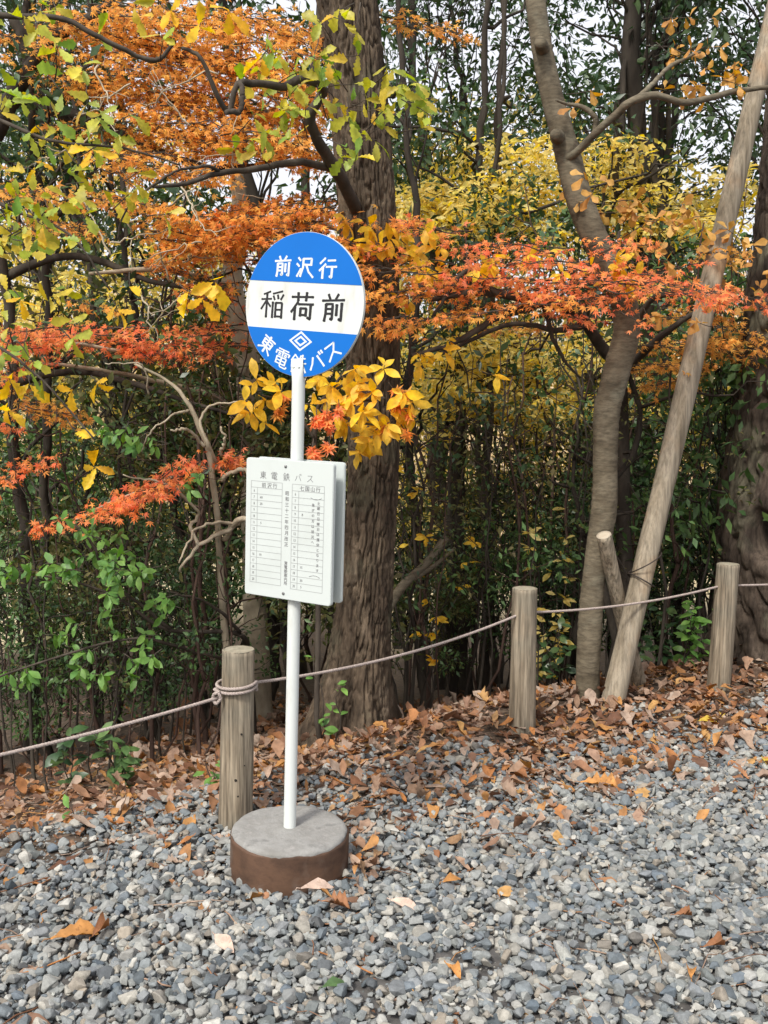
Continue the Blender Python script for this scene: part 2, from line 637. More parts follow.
# ------------------------------------------------------------------ gravel: crushed stone, one mass
def stone(r):
    bm = bmesh.new()
    n = 15
    p = rvec(r, n) * r.uniform(.8, 1.0, (n, 1)) * np.array([1.0, r.uniform(.62, .95), r.uniform(.45, .75)])
    for q in p: bm.verts.new(q)
    bmesh.ops.convex_hull(bm, input=bm.verts)
    for v in [v for v in bm.verts if not v.link_faces]: bm.verts.remove(v)
    bmesh.ops.bevel(bm, geom=bm.edges[:], offset=.06, segments=1, affect='EDGES', clamp_overlap=True)
    bmesh.ops.triangulate(bm, faces=bm.faces[:])
    bm.verts.index_update()
    v = np.array([q.co[:] for q in bm.verts]); f = np.array([[q.index for q in t.verts] for t in bm.faces])
    bm.free()
    return v, f


r = np.random.default_rng(21)
stones = [stone(r) for _ in range(24)]


def rot_rand(r, n, flat=.5):
    z = unit(np.column_stack([r.normal(0, flat, n), r.normal(0, flat, n), np.ones(n)]))
    d = rvec(r, n)
    x = unit(d - z * (d * z).sum(1, keepdims=True))
    return x, np.cross(z, x), z


def scatter_stones(buf, r, x, y, size, lift):
    n = len(x)
    X, Yv, Z = rot_rand(r, n, .45)
    pos = np.column_stack([x, y, tz(x, y) + lift])
    which = r.integers(0, len(stones), n)
    for k, (tv, tf) in enumerate(stones):
        mk = which == k
        q = int(mk.sum())
        if not q: continue
        s = size[mk][:, None, None]
        vv = pos[mk][:, None, :] + s * (tv[None, :, 0:1] * X[mk][:, None, :] + tv[None, :, 1:2] * Yv[mk][:, None, :] + tv[None, :, 2:3] * Z[mk][:, None, :])
        buf.add(vv.reshape(-1, 3), (tf[None] + (np.arange(q) * len(tv))[:, None, None]).reshape(-1, 3))


SIGN = np.array([P(289, 880, 3.46)[0], 3.46])
BARE = [(-1.28, 3.62, .26), (.24, 2.86, .13), (-.02, 2.72, .11)]       # worn earth patches
n = 88000
x = r.uniform(-2.3, 3.5, n); y = r.uniform(2.25, 6.6, n)
d = fence_d(x, y)
e = d - litter_edge(x)
patch = fbm(np.column_stack([x * 2.2, y * 2.2, x * 0]), 3, 31)
keep = (r.random(n) < np.clip(1.2 - .22 * sm(.6, .8, patch), 0, 1)) & (r.random(n) < 1 - sm(-.1, .75, e + (patch - .5) * .9))
keep &= (np.abs(x) < .48 * y + .35)
keep &= np.hypot(x - SIGN[0], y - SIGN[1]) > .2
for (bx, by, br) in BARE:
    keep &= (np.hypot(x - bx, (y - by) * 1.6) > br * (.6 + .8 * patch)) | (r.random(n) < .25)
x, y = x[keep], y[keep]
size = np.clip(r.lognormal(math.log(.0180), .42, len(x)), .007, .038)
b = Buf()
scatter_stones(b, r, x, y, size, size * .15 + r.uniform(-.012, .026, len(x)))
# fine grit between the stones
n = 8000
x = r.uniform(-2.0, 2.2, n); y = r.uniform(2.4, 4.3, n)
k = (np.abs(x) < .45 * y + .2) & (fence_d(x, y) - litter_edge(x) < .2) & (np.hypot(x - SIGN[0], y - SIGN[1]) > .21)
x, y = x[k], y[k]
scatter_stones(b, r, x, y, r.uniform(.003, .0065, len(x)), r.uniform(.0, .012, len(x)))
M_stone = island_mat('crushed_stone', [(0.06, 0.072, 0.08), (0.149, 0.169, 0.179), (0.212, 0.223, 0.216), (0.09, 0.112, 0.132), (0.293, 0.298, 0.272), (0.167, 0.181, 0.192), (0.248, 0.232, 0.196), (0.11, 0.134, 0.157), (0.382, 0.372, 0.336), (0.194, 0.204, 0.2), (0.284, 0.244, 0.192), (0.051, 0.058, 0.064), (0.181, 0.191, 0.196), (0.13, 0.143, 0.14), (0.23, 0.235, 0.222), (0.328, 0.311, 0.269), (0.113, 0.128, 0.14)])
o = b.build('gravel', M_stone, smooth=False)
tag(o, 'blue grey crushed stone gravel covering the yard', kind='stuff')

# ------------------------------------------------------------------ leaf litter
r = np.random.default_rng(33)


def dead_tpl(r, prof=None):
    prof = prof or [OVAL, OBOV, LOBED, OBOV][r.integers(0, 4)]
    prof = [(t, w * r.uniform(.85, 1.15)) for t, w in prof]
    return tpl_strip(prof, fold=r.uniform(.0, .45), droop=r.uniform(-.5, .55), r=r, curl=r.uniform(-.5, .8), twist=r.uniform(-.5, .5), wave=r.uniform(0, .05))


dead = [dead_tpl(r) for _ in range(36)]
M_litter = leaf_mat('dry_leaf', [(0.095, 0.048, 0.031), (0.213, 0.096, 0.046), (0.285, 0.152, 0.085), (0.358, 0.258, 0.188), (0.119, 0.06, 0.039), (0.396, 0.168, 0.054), (0.245, 0.144, 0.097), (0.364, 0.248, 0.178), (0.399, 0.32, 0.255), (0.174, 0.08, 0.043), (0.411, 0.208, 0.07), (0.261, 0.136, 0.077), (0.143, 0.08, 0.054), (0.372, 0.285, 0.222), (0.198, 0.128, 0.092), (0.443, 0.256, 0.092)], transl=.18, rough=.7, spec=.25, spots=.4)
b = Buf()
n = 42000
x = r.uniform(-3.0, 4.6, n); y = r.uniform(2.4, 8.2, n)
d = fence_d(x, y); e = d - litter_edge(x)
patch = fbm(np.column_stack([x * 1.8, y * 1.8, x * 0]), 3, 77)
dens = sm(-.55, .6, e + (patch - .5) * 1.2) * (1 - .75 * sm(1.6, 3.2, d)) * (1 - .55 * sm(-.95, -1.5, x) * sm(-.1, .25, d)) + .006
keep = (r.random(n) < dens * .68) & (np.hypot(x - SIGN[0], y - SIGN[1]) > .25)
for fx, fy in FENCE: keep &= np.hypot(x - fx, y - fy) > .075
for (bx, by, br) in BARE[:1]:
    keep &= (np.hypot((x - bx), (y - by) * 1.6) > br) | (r.random(n) < .15)
x, y = x[keep], y[keep]
n = len(x)
lift = .012 + r.random(n) ** 2 * .04 * sm(-.3, .5, fence_d(x, y) - litter_edge(x))
dirv = rvec(r, n); dirv[:, 2] *= .25
nor = np.column_stack([r.normal(0, .22, n), r.normal(-.04, .22, n), np.ones(n)])
sz = np.clip(r.lognormal(math.log(.068), .38, n), .025, .14)
leaves(b, r, np.column_stack([x, y, tz(x, y) + lift]), dirv, nor, sz, dead)
# small crumbs and bits of leaf
n = 9000
x = r.uniform(-2.4, 3.6, n); y = r.uniform(2.5, 6.8, n)
e = fence_d(x, y) - litter_edge(x)
keep = r.random(n) < .13 + .8 * sm(-.6, .4, e)
x, y = x[keep], y[keep]; n = len(x)
dirv = rvec(r, n); dirv[:, 2] *= .3
leaves(b, r, np.column_stack([x, y, tz(x, y) + .014]), dirv, np.column_stack([r.normal(0, .5, n), r.normal(0, .5, n), np.ones(n)]), r.uniform(.012, .035, n), dead[:8])
# leaves caught round the foot of the sign
n = 46
a_ = r.uniform(-1.1, 1.25, n); rr = r.uniform(.235, .34, n)
x, y = SIGN[0] + rr * np.cos(a_), SIGN[1] + rr * np.sin(a_)
dirv = rvec(r, n); dirv[:, 2] *= .4
leaves(b, r, np.column_stack([x, y, tz(x, y) + r.uniform(.02, .05, n)]), dirv, np.column_stack([r.normal(0, .5, n), r.normal(-.2, .4, n), np.ones(n)]), r.uniform(.05, .09, n), dead)
# pine-needle thin twigs
for k in range(240):
    px_, py_ = r.uniform(-1.9, 2.4), r.uniform(2.55, 5.2)
    if np.hypot(px_ - SIGN[0], py_ - SIGN[1]) < .3: continue
    an = r.uniform(0, math.pi); L = r.uniform(.03, .14)
    p0 = np.array([px_ - L * math.cos(an), py_ - L * math.sin(an)]); p1 = np.array([px_ + L * math.cos(an), py_ + L * math.sin(an)])
    pts = wander(r, [*p0, tz(*p0) + .024], [*p1, tz(*p1) + .024], 5, .1)
    tube(b, pts, r.uniform(.001, .0028), 5)
o = b.build('leaf_litter', M_litter)
tag(o, 'brown and tan dry leaf litter heaped along the rope fence', kind='stuff')

# single leaves lying on the open gravel
M_leafs = {
    'orange': leaf_mat('orange_dry_leaf', [(.42, .19, .06), (.5, .25, .08)], .2, .65, .3, spots=.5),
    'pink': leaf_mat('pale_pink_dry_leaf', [(.50, .36, .28), (.52, .40, .33)], .15, .7, .3, spots=.25),
    'brown': leaf_mat('brown_dry_leaf', [(.26, .12, .06), (.32, .15, .07)], .15, .7, .3, spots=.3),
    'green': leaf_mat('green_fallen_leaf', [(.07, .13, .05), (.09, .16, .06)], .2, .45, .4),
    'yellow': leaf_mat('yellow_fallen_leaf', [(.62, .44, .06), (.66, .48, .08)], .3, .5, .4),
}


def ground_px(px, py):
    lo, hi = 1.5, 9.0
    for _ in range(40):
        mid = (lo + hi) / 2
        p = P(px, py, mid)
        if p[2] > tz(p[0], p[1]): lo = mid
        else: hi = mid
    return P(px, py, lo)


def fallen(px, py, L, ang, col, prof, label, fold=.3, curl=.4, droop=.2):
    p = ground_px(px, py)
    bb = Buf()
    tv, tf = tpl_strip(prof, fold=fold, droop=droop, r=r, curl=curl, twist=.25, wave=.02)
    tv = tv - np.array([.5, 0, 0])
    d = np.array([[math.cos(R(ang)), math.sin(R(ang)), 0]])
    leaves(bb, r, [[0, 0, 0]], d, [[r.normal(0, .15), -.25, 1]], [L], [(tv, tf)])
    nd = len(bb.v[0])
    tube(bb, np.array([d[0] * (-.5 * L), d[0] * (-.62 * L) + [0, 0, .004], d[0] * (-.7 * L) + [0.004, 0, -.004]]), [.0016, .0013, .001], 5)
    o = bb.build('fallen_leaf', M_leafs[col])
    o.location = (p[0], p[1], p[2] + .045)
    tag(o, label, 'leaf', 'single leaves lying on the gravel')


fallen(76, 947, .15, 25, 'orange', LOBED, 'orange lobed dry leaf lying on the gravel in front of the left post', .5, .5)
fallen(101, 943, .09, 70, 'brown', OBOV, 'curled brown leaf just beside the orange lobed leaf on the gravel', .8, 1.2)
fallen(224, 955, .105, -48, 'pink', OVAL, 'smooth pale pink oval leaf on the gravel in front of the round base', .15, .1)
fallen(335, 997, .085, 35, 'green', OVAL, 'single green leaf lying flat on the gravel', .2, .1)
fallen(405, 916, .105, -25, 'pink', OVAL, 'long pale pink leaf on the gravel to the right of the round base', .3, .2)
fallen(452, 891, .085, 35, 'orange', OVAL, 'tan oval leaf on open gravel beyond the long pale pink leaf', .3, .3)
fallen(453, 984, .075, -60, 'orange', OBOV, 'small orange leaf beside the bare earth patch at the front of the gravel', .6, .8)
fallen(318, 898, .12, 18, 'pink', OVAL, 'long light tan leaf propped against the front of the sign base', .3, .3)
fallen(336, 916, .10, -15, 'brown', LOBED, 'crumpled rust leaf on the gravel at the front right of the sign base', .7, 1.1)
fallen(714, 958, .085, 20, 'brown', OBOV, 'crumpled brown leaf on the gravel near the right edge, nearest of its pair', .7, 1.0)
fallen(683, 927, .07, 10, 'brown', LOBED, 'crumpled brown leaf on the gravel near the right edge, farther of its pair', .7, 1.0)
fallen(690, 986, .075, 75, 'orange', OBOV, 'dull tan leaf in the bottom right gravel, nearest leaf to the camera there', .4, .6)
fallen(600, 793, .17, -8, 'orange', LOBED, 'wide orange leaf lying on gravel below the leaning pole', .5, .6)
fallen(708, 728, .12, 20, 'yellow', OVAL, 'yellow leaf lying on the litter in front of the right post, larger of two', .3, .2)
fallen(722, 722, .08, 70, 'yellow', OVAL, 'yellow leaf lying on the litter in front of the right post, smaller of two', .3, .2)
fallen(765, 768, .10, 70, 'yellow', OVAL, 'golden leaf on the gravel at the right border of the photo', .3, .3)

# ------------------------------------------------------------------ bus stop sign
M_white = plain_mat('white_painted_metal', (.56, .59, .57), .42, .3, (.40, .385, .33), 14, .54, .80, stretch=(1, 1, .25))
M_panel = plain_mat('white_board_paint', (.49, .53, .515), .4, .25, (.44, .475, .455), 7, .5, .85)
M_blue = plain_mat('blue_sign_paint', (.003, .125, .47), .42, .2, (.003, .11, .41), 6, .5, .9)
M_black = plain_mat('black_lettering', (.012, .012, .014), .5)
M_wlet = plain_mat('white_lettering', (.58, .62, .61), .45)
M_grey = plain_mat('grey_lettering', (.15, .15, .155), .6)
M_line = plain_mat('thin_grey_rule', (.27, .28, .28), .6)
M_screw = plain_mat('steel_screw', (.2, .2, .2), .4, .5, metal=.8)
M_conc = rough_mat('weathered_concrete', [(.14, .14, .133), (.255, .252, .24), (.21, .207, .195), (.31, .30, .285)], 14, (1, 1, 1), .55, 90, .9, patch=((.16, .155, .14), 6, .55, .72), dist=.006)
M_rust = rough_mat('rusty_brown_steel', [(.036, .020, .013), (.066, .038, .025), (.10, .056, .035), (.052, .030, .020)], 7, (1, 1, 1.6), .25, 60, .62, patch=((.12, .088, .07), 9, .6, .75), dist=.003)

YAW = R(-30)
bz = .168
sroot = thing('bus_stop_sign', 'white pole bus stop sign with round blue disc, timetable board and round concrete base', 'bus stop sign', (SIGN[0], SIGN[1], 0))
sroot.rotation_mode = 'QUATERNION'
sroot.rotation_quaternion = (Matrix.Rotation(R(1.72), 3, 'Y') @ Matrix.Rotation(YAW, 3, 'Z')).to_quaternion()


def lathe(buf, prof, n, wob=None):
    a = np.linspace(0, 2 * math.pi, n, endpoint=False)
    v = []
    for k, (rr, z) in enumerate(prof):
        rv = rr * np.ones(n); zv = z * np.ones(n)
        if wob: rv, zv = wob(k, a, rv, zv)
        v.append(np.column_stack([rv * np.cos(a), rv * np.sin(a), zv]))
    m = len(prof)
    v = np.concatenate(v)
    i = np.arange(m - 1)[:, None] * n; j = np.arange(n)[None]; j2 = (j + 1) % n
    buf.addf(v, None, np.stack([i + j, i + j2, i + n + j2, i + n + j], -1).reshape(-1, 4))


RB = .214
bb = Buf()
lathe(bb, [(RB, -.05), (RB, bz - .022), (RB - .001, bz - .016), (RB - .006, bz - .012)], 96, lambda k, a, rv, zv: (rv + .003 * np.sin(3 * a + 1) + .0015 * np.sin(11 * a), zv + (k >= 2) * .003 * np.sin(5 * a)))
base = bb.build('base', M_rust, sroot)
base['label'] = 'round brown rusty steel drum filled with concrete'
bb = Buf()
prof = [(RB - .0045, bz - .03), (RB - .005, bz - .012), (RB - .009, bz - .004), (RB - .02, bz)] + [(q, bz + .004 * (1 - q / RB)) for q in np.linspace(RB - .03, .022, 22)] + [(.0, bz + .004)]
rc = np.random.default_rng(5)
lathe(bb, prof, 96, lambda k, a, rv, zv: (rv - (.007 * (fbm(np.column_stack([np.cos(a) * 4, np.sin(a) * 4, a * 0 + k * .15]), 3, 4) - .5) * 2 if 1 <= k <= 4 else 0), zv + (.006 * (fbm(np.column_stack([rv * np.cos(a) * 26, rv * np.sin(a) * 26, a * 0]), 3, 8) - .5) if k > 1 else 0)))
bb.build('concrete_fill', M_conc, base)

# pole, flattened at its top where the disc is bolted on
zs = [bz - .02, bz + .4, 1.0, 1.6, 1.755, 1.775, 1.795, 1.81, 1.825, 1.842, 1.846]
xr = [.0225] * 5 + [.0232, .0245, .0255, .026, .024, .020]
yr = [.0225] * 5 + [.021, .014, .007, .0042, .004, .003]
yc = [0] * 5 + [-.001, -.006, -.010, -.0115, -.0115, -.0115]
a = np.linspace(0, 2 * math.pi, 28, endpoint=False)
v = np.concatenate([np.column_stack([xr[k] * np.cos(a), yc[k] + yr[k] * np.sin(a), np.full(28, zs[k])]) for k in range(len(zs))])
i = np.arange(len(zs) - 1)[:, None] * 28; j = np.arange(28)[None]; j2 = (j + 1) % 28
bb = Buf()
bb.addf(np.vstack([v, [[0, -.0115, zs[-1]]]]), [(len(v), len(v) - 28 + k, len(v) - 28 + (k + 1) % 28) for k in range(28)], np.stack([i + j, i + j2, i + 28 + j2, i + 28 + j], -1).reshape(-1, 4))
pole = bb.build('pole', M_white, sroot)


def screw(x, y, z, rr, parent, mat=None):
    bb = Buf()
    tube(bb, [(x, y + .004, z), (x, y - .002, z), (x, y - .0035, z)], [rr, rr, rr * .7], 10)
    return bb.build('screw', mat or M_screw, parent)


screw(-.010, -.0155, 1.818, .0045, pole, M_white); screw(.011, -.0155, 1.818, .0045, pole, M_white)


def prism(buf, outline, y0, y1):
    """outline in (x, z), extruded from y0 (front) to y1"""
    o = np.asarray(outline, float); n = len(o)
    v = np.vstack([np.column_stack([o[:, 0], np.full(n, y0), o[:, 1]]), np.column_stack([o[:, 0], np.full(n, y1), o[:, 1]])])
    c = o.mean(0)
    v = np.vstack([v, [c[0], y0, c[1]], [c[0], y1, c[1]]])
    f3, f4 = [], []
    for k in range(n):
        k2 = (k + 1) % n
        f4.append((k, n + k, n + k2, k2))
        f3.append((2 * n, k, k2)); f3.append((2 * n + 1, n + k2, n + k))
    buf.addf(v, f3, f4)


RD, ZD = .242, 2.027
ZT, ZB = ZD + .075, ZD - .085            # band limits


def circ(r, a0, a1, n):
    return [(r * math.cos(t), ZD + r * math.sin(t)) for t in np.linspace(a0, a1, n)]


dy0 = -.0045
bb = Buf(); prism(bb, circ(RD, 0, 2 * math.pi, 97)[:-1], dy0, dy0 + .011)
disc = bb.build('disc', M_white, sroot, smooth=False)
disc['label'] = 'round disc, blue above and below a white band'
t0 = math.asin((ZT - ZD) / RD); t1 = math.asin((ZB - ZD) / RD)
for nm, arc in (('blue_field', circ(RD - .0012, t0, math.pi - t0, 60)), ('blue_field', circ(RD - .0012, math.pi - t1, 2 * math.pi + t1, 60))):
    bb = Buf(); prism(bb, arc, dy0 - .0012, dy0 + .0004)
    bb.build(nm, M_blue, disc, smooth=False)

_dg = None


def lettering(text, size, x, z, y, mat, parent, bold=0.0, rot=0.0, squash=1.0, name='lettering', track=1.0, vertical=False, shear=0.0):
    """flat raised lettering, facing local -y, centred on (x, z)"""
    cu = bpy.data.curves.new('lettering', 'FONT')
    cu.body = '\n'.join(text) if vertical else text
    cu.align_x = 'CENTER'; cu.align_y = 'CENTER'
    cu.size = size
    cu.space_character = track
    cu.space_line = track
    cu.offset = bold * size
    cu.extrude = 0.0002
    cu.shear = shear
    cu.resolution_u = 3
    to = bpy.data.objects.new('lettering', cu)
    C.objects.link(to)
    bpy.context.view_layer.update()
    dg = bpy.context.evaluated_depsgraph_get()
    me = bpy.data.meshes.new_from_object(to.evaluated_get(dg))
    bpy.data.objects.remove(to)
    bpy.data.curves.remove(cu)
    me.materials.clear()
    nv = len(me.vertices)
    co = np.zeros(nv * 3, np.float32); me.vertices.foreach_get('co', co)
    co = co.reshape(-1, 3).astype(float)
    if len(co):
        cx = (co[:, 0].min() + co[:, 0].max()) / 2; cy = (co[:, 1].min() + co[:, 1].max()) / 2
        c, s = math.cos(rot), math.sin(rot)
        xx, yy = (co[:, 0] - cx) * squash, co[:, 1] - cy
        v = np.column_stack([x + xx * c - yy * s, y - co[:, 2] , z + xx * s + yy * c])
        me.vertices.foreach_set('co', v.astype(np.float32).ravel())
    me.update()
    return link(name, me, mat, parent)


yl = dy0 - .0014
STROKES = {
    '前': [[(30, 95), (37, 80)], [(70, 97), (60, 80)], [(6, 73), (50, 76), (95, 79)], [(22, 62), (22, 30), (18, 4)], [(22, 62), (49, 64), (49, 10), (41, 14)], [(23, 46), (48, 47)], [(23, 30), (48, 31)], [(66, 62), (66, 26)], [(86, 68), (86, 8), (76, 14)]],
    '沢': [[(12, 92), (24, 80)], [(5, 65), (18, 54)], [(8, 8), (28, 42)], [(40, 88), (86, 90), (84, 60)], [(40, 88), (40, 50), (26, 8)], [(40, 62), (86, 62)], [(58, 60), (72, 30), (98, 6)]],
    '行': [[(34, 94), (8, 70)], [(38, 68), (6, 38)], [(24, 52), (24, 4)], [(50, 84), (90, 86)], [(42, 56), (98, 58)], [(74, 57), (74, 8), (62, 14)]],
    '稲': [[(40, 94), (12, 84)], [(3, 66), (46, 69)], [(26, 88), (26, 4)], [(25, 64), (3, 32)], [(28, 58), (43, 42)], [(92, 97), (52, 87)], [(54, 79), (60, 67)], [(73, 83), (76, 71)], [(97, 85), (87, 68)], [(53, 58), (53, 4)], [(66, 56), (66, 6)], [(66, 56), (93, 57), (93, 4)], [(67, 32), (92, 33)], [(67, 9), (92, 9)]],
    '荷': [[(6, 80), (96, 83)], [(32, 95), (33, 68)], [(68, 97), (66, 69)], [(33, 64), (6, 28)], [(21, 46), (21, 2)], [(36, 56), (98, 58)], [(87, 57), (87, 6), (75, 12)], [(45, 42), (45, 16)], [(45, 42), (69, 43), (68, 17)], [(46, 20), (67, 20)]],
    '東': [[(10, 84), (92, 86)], [(20, 70), (22, 36)], [(20, 70), (82, 72), (79, 37)], [(24, 54), (78, 55)], [(24, 38), (77, 38)], [(50, 98), (50, 2)], [(46, 36), (6, 8)], [(54, 36), (96, 8)]],
    '電': [[(16, 95), (84, 95)], [(6, 82), (6, 66)], [(6, 82), (96, 82), (90, 68)], [(50, 95), (50, 60)], [(22, 73), (37, 71)], [(22, 63), (37, 62)], [(63, 73), (78, 71)], [(63, 63), (78, 62)], [(18, 52), (19, 16)], [(18, 52), (82, 53), (80, 17)], [(20, 35), (79, 35)], [(20, 18), (79, 18)], [(50, 53), (50, 8), (56, 3), (92, 3), (96, 12)]],
    '鉄': [[(26, 97), (2, 66)], [(28, 94), (48, 72)], [(14, 66), (42, 67)], [(6, 48), (46, 50)], [(27, 66), (27, 8)], [(12, 38), (16, 22)], [(42, 40), (36, 24)], [(4, 6), (48, 10)], [(64, 92), (54, 66)], [(60, 76), (92, 78)], [(52, 50), (98, 52)], [(75, 96), (74, 50), (52, 4)], [(76, 48), (98, 4)]],
    'バ': [[(32, 72), (22, 40), (4, 12)], [(60, 76), (76, 46), (92, 14)], [(72, 94), (80, 80)], [(88, 98), (96, 84)]],
    'ス': [[(14, 82), (78, 84), (56, 46), (8, 8)], [(54, 44), (92, 10)]],
}


def painted(ch, size, x, z, y, mat, parent, w, rot=0.0):
    """a hand-painted character: brush strokes that swell at their ends"""
    bb = Buf()
    c, s_ = math.cos(rot), math.sin(rot)
    m_ = len(STROKES[ch])
    ww = w * (1.0 if m_ < 11 else .82)
    for k, st in enumerate(STROKES[ch]):
        p = np.array(st, float)
        seg = np.linalg.norm(np.diff(p, axis=0), axis=1); cs = np.concatenate([[0], np.cumsum(seg)])
        u = np.unique(np.concatenate([np.linspace(0, cs[-1], 9), cs]))
        q = np.column_stack([np.interp(u, cs, p[:, 0]), np.interp(u, cs, p[:, 1])])
        t = unit(np.gradient(q, axis=0))
        q = np.vstack([q[0] - t[0] * ww * .22, q, q[-1] + t[-1] * ww * .22]); t = np.vstack([t[0], t, t[-1]])
        f = np.linspace(0, 1, len(q))
        prof = .84 + .30 * np.exp(-(f / .12) ** 2) + .22 * np.exp(-((1 - f) / .14) ** 2)
        hor = np.abs(t[:, 0])
        hw = ww / 2 * prof * (1.12 - .32 * hor); hw[0] *= .55; hw[-1] *= .5
        nrm = np.column_stack([-t[:, 1], t[:, 0]])
        a_, b_ = q + nrm * hw[:, None], q - nrm * hw[:, None]
        v = (np.vstack([a_, b_]) - 50) / 100 * size
        n_ = len(q)
        v = np.column_stack([x + v[:, 0] * c - v[:, 1] * s_, np.full(2 * n_, y - k * .00006), z + v[:, 0] * s_ + v[:, 1] * c])
        i_ = np.arange(n_ - 1)
        bb.addf(v, None, np.column_stack([i_, i_ + n_, i_ + n_ + 1, i_ + 1]))
    return bb.build('lettering', mat, parent, smooth=False)


for ch, u in zip('前沢行', (-.094, -.002, .090)):
    painted(ch, .073, u, ZD + .125, yl, M_wlet, disc, 12.5)
for ch, u in zip('稲荷前', (-.128, -.003, .122)):
    painted(ch, .097, u, ZD - .004, dy0 - .0003, M_black, disc, 12)
for ch, an in zip('東電鉄バス', (-44, -21, .5, 22, 43)):
    rr = .197
    painted(ch, .064, rr * math.sin(R(an)), ZD - rr * math.cos(R(an)), yl, M_wlet, disc, 13, rot=R(an) * .8)
# the disc hangs a little askew on its bolts
pv = Matrix.Translation((0, 0, 1.818))
disc.matrix_local = pv @ Matrix.Rotation(R(3.9), 4, 'Y') @ pv.inverted()
# the double diamond emblem
bb = Buf()


def diamond(buf, cx, cz, w, h, w2, h2, y0, y1):
    o = [(w, 0), (0, h), (-w, 0), (0, -h)]; q = [(w2, 0), (0, h2), (-w2, 0), (0, -h2)]
    v = []
    for yy in (y0, y1):
        v += [(cx + p[0], yy, cz + p[1]) for p in o] + [(cx + p[0], yy, cz + p[1]) for p in q]
    f = []
    for k in range(4):
        k2 = (k + 1) % 4
        f += [(k, k2, 4 + k2, 4 + k), (k, 8 + k, 8 + k2, k2), (4 + k, 4 + k2, 12 + k2, 12 + k)]
    buf.addf(v, None, f)


diamond(bb, 0.003, ZD - .121, .048, .034, .0375, .0262, yl - .0002, yl + .0006)
diamond(bb, 0.003, ZD - .121, .027, .0185, .0165, .0105, yl - .0002, yl + .0006)
bb.build('emblem', M_wlet, disc, smooth=False)


# timetable board: two panels, one on each face of the pole
def rrect(x0, x1, z0, z1, r, n=5):
    out = []
    for cx, cz, a0 in ((x1 - r, z1 - r, 0), (x0 + r, z1 - r, 90), (x0 + r, z0 + r, 180), (x1 - r, z0 + r, 270)):
        out += [(cx + r * math.cos(R(a0 + 90 * k / n)), cz + r * math.sin(R(a0 + 90 * k / n))) for k in range(n + 1)]
    return out


BW, BT, BB = .366, 1.500, 1.013
bx0, bx1 = -BW / 2 - .004, BW / 2 - .004


def panel(y0, y1, name):
    bm = bmesh.new()
    o = rrect(bx0, bx1, BB, BT, .011)
    vs = [bm.verts.new((p[0], y0, p[1])) for p in o]
    f = bm.faces.new(vs)
    ex = bmesh.ops.extrude_face_region(bm, geom=[f])
    bmesh.ops.translate(bm, verts=[v for v in ex['geom'] if isinstance(v, bmesh.types.BMVert)], vec=(0, y1 - y0, 0))
    bmesh.ops.recalc_face_normals(bm, faces=bm.faces)
    ed = [e for e in bm.edges if abs(e.verts[0].co.y - e.verts[1].co.y) < 1e-6]
    bmesh.ops.bevel(bm, geom=ed, offset=.002, segments=2, affect='EDGES')
    me = bpy.data.meshes.new(name); bm.to_mesh(me); bm.free()
    return link(name, me, M_panel, sroot)


fb = panel(-.0425, -.0245, 'timetable_board')
fb['label'] = 'front white timetable board with ruled columns and black writing'
rb = panel(.0245, .0375, 'timetable_board')
rb['label'] = 'rear white board, seen only as an edge behind the front one'
yf = -.0425


def bp_(u, v): return bx0 + u * BW, BT - v * (BT - BB)


for vv in (.045, .957):
    x_, z_ = bp_(.465, vv)
    screw(x_, yf - .0005, z_, .0052, fb)
for k, ch in enumerate('東電鉄バス'):
    x_, z_ = bp_((.205, .335, .475, .61, .745)[k], .118)
    painted(ch, .027, x_, z_, yf - .0004, M_grey, fb, 9)


def rule(buf, u0, v0, u1, v1, w=.0014):
    x0, z0 = bp_(u0, v0); x1, z1 = bp_(u1, v1)
    if abs(x1 - x0) > abs(z1 - z0):
        o = [(x0, z0 - w / 2), (x1, z0 - w / 2), (x1, z0 + w / 2), (x0, z0 + w / 2)]
    else:
        o = [(x0 - w / 2, z1), (x0 + w / 2, z1), (x0 + w / 2, z0), (x0 - w / 2, z0)]
    y0 = yf - .0004 if abs(x1 - x0) > abs(z1 - z0) else yf - .0006
    buf.addf([(p[0], y0, p[1]) for p in o], None, [(0, 1, 2, 3)])


bb = Buf()
rows = 16
for (u0, u1, v0, v1) in ((.065, .43, .165, .905), (.545, .905, .165, .915)):
    dv = (v1 - v0) / rows
    for k in range(rows + 1):
        rule(bb, u0, v0 + k * dv, u1, v0 + k * dv)
    rule(bb, u0, v0, u0, v1); rule(bb, u1, v0, u1, v1); rule(bb, u0 + .075, v0 + dv, u0 + .075, v1)
    for k in range(1, rows):
        x_, z_ = bp_(u0 + .037, v0 + (k + .5) * dv)
        lettering(str(k + 5), .013, x_, z_, yf - .0004, M_grey, fb, .0, squash=.8, name='numeral')
bb.build('ruled_table', M_line, fb, smooth=False)
for ch, u in zip('前沢行', (.215, .28, .345)):
    x_, z_ = bp_(u, .19); lettering(ch, .019, x_, z_, yf - .0004, M_grey, fb, .003)
for ch, u in zip('七国山行', (.655, .715, .775, .835)):
    x_, z_ = bp_(u, .19); lettering(ch, .019, x_, z_, yf - .0004, M_grey, fb, .003)
for (txt, u, v0, dv, s) in (('昭和三十二年四月改正', .487, .235, .0405, .0165), ('東電鉄案内所', .487, .735, .029, .0145), ('土曜日日曜日は運休となります', .845, .285, .0365, .0125), ('急ぎの方は前沢へ', .785, .30, .0375, .0120)):
    for k, ch in enumerate(txt):
        x_, z_ = bp_(u, v0 + k * dv); lettering(ch, s, x_, z_, yf - .0004, M_grey, fb, .008, name='lettering')
for (row, t_) in ((2, '40'), (3, '20'), (6, '5'), (11, '10')):
    x_, z_ = bp_(.185, .165 + (row + .5) * .0463); lettering(t_, .012, x_, z_, yf - .0004, M_grey, fb, name='numeral')
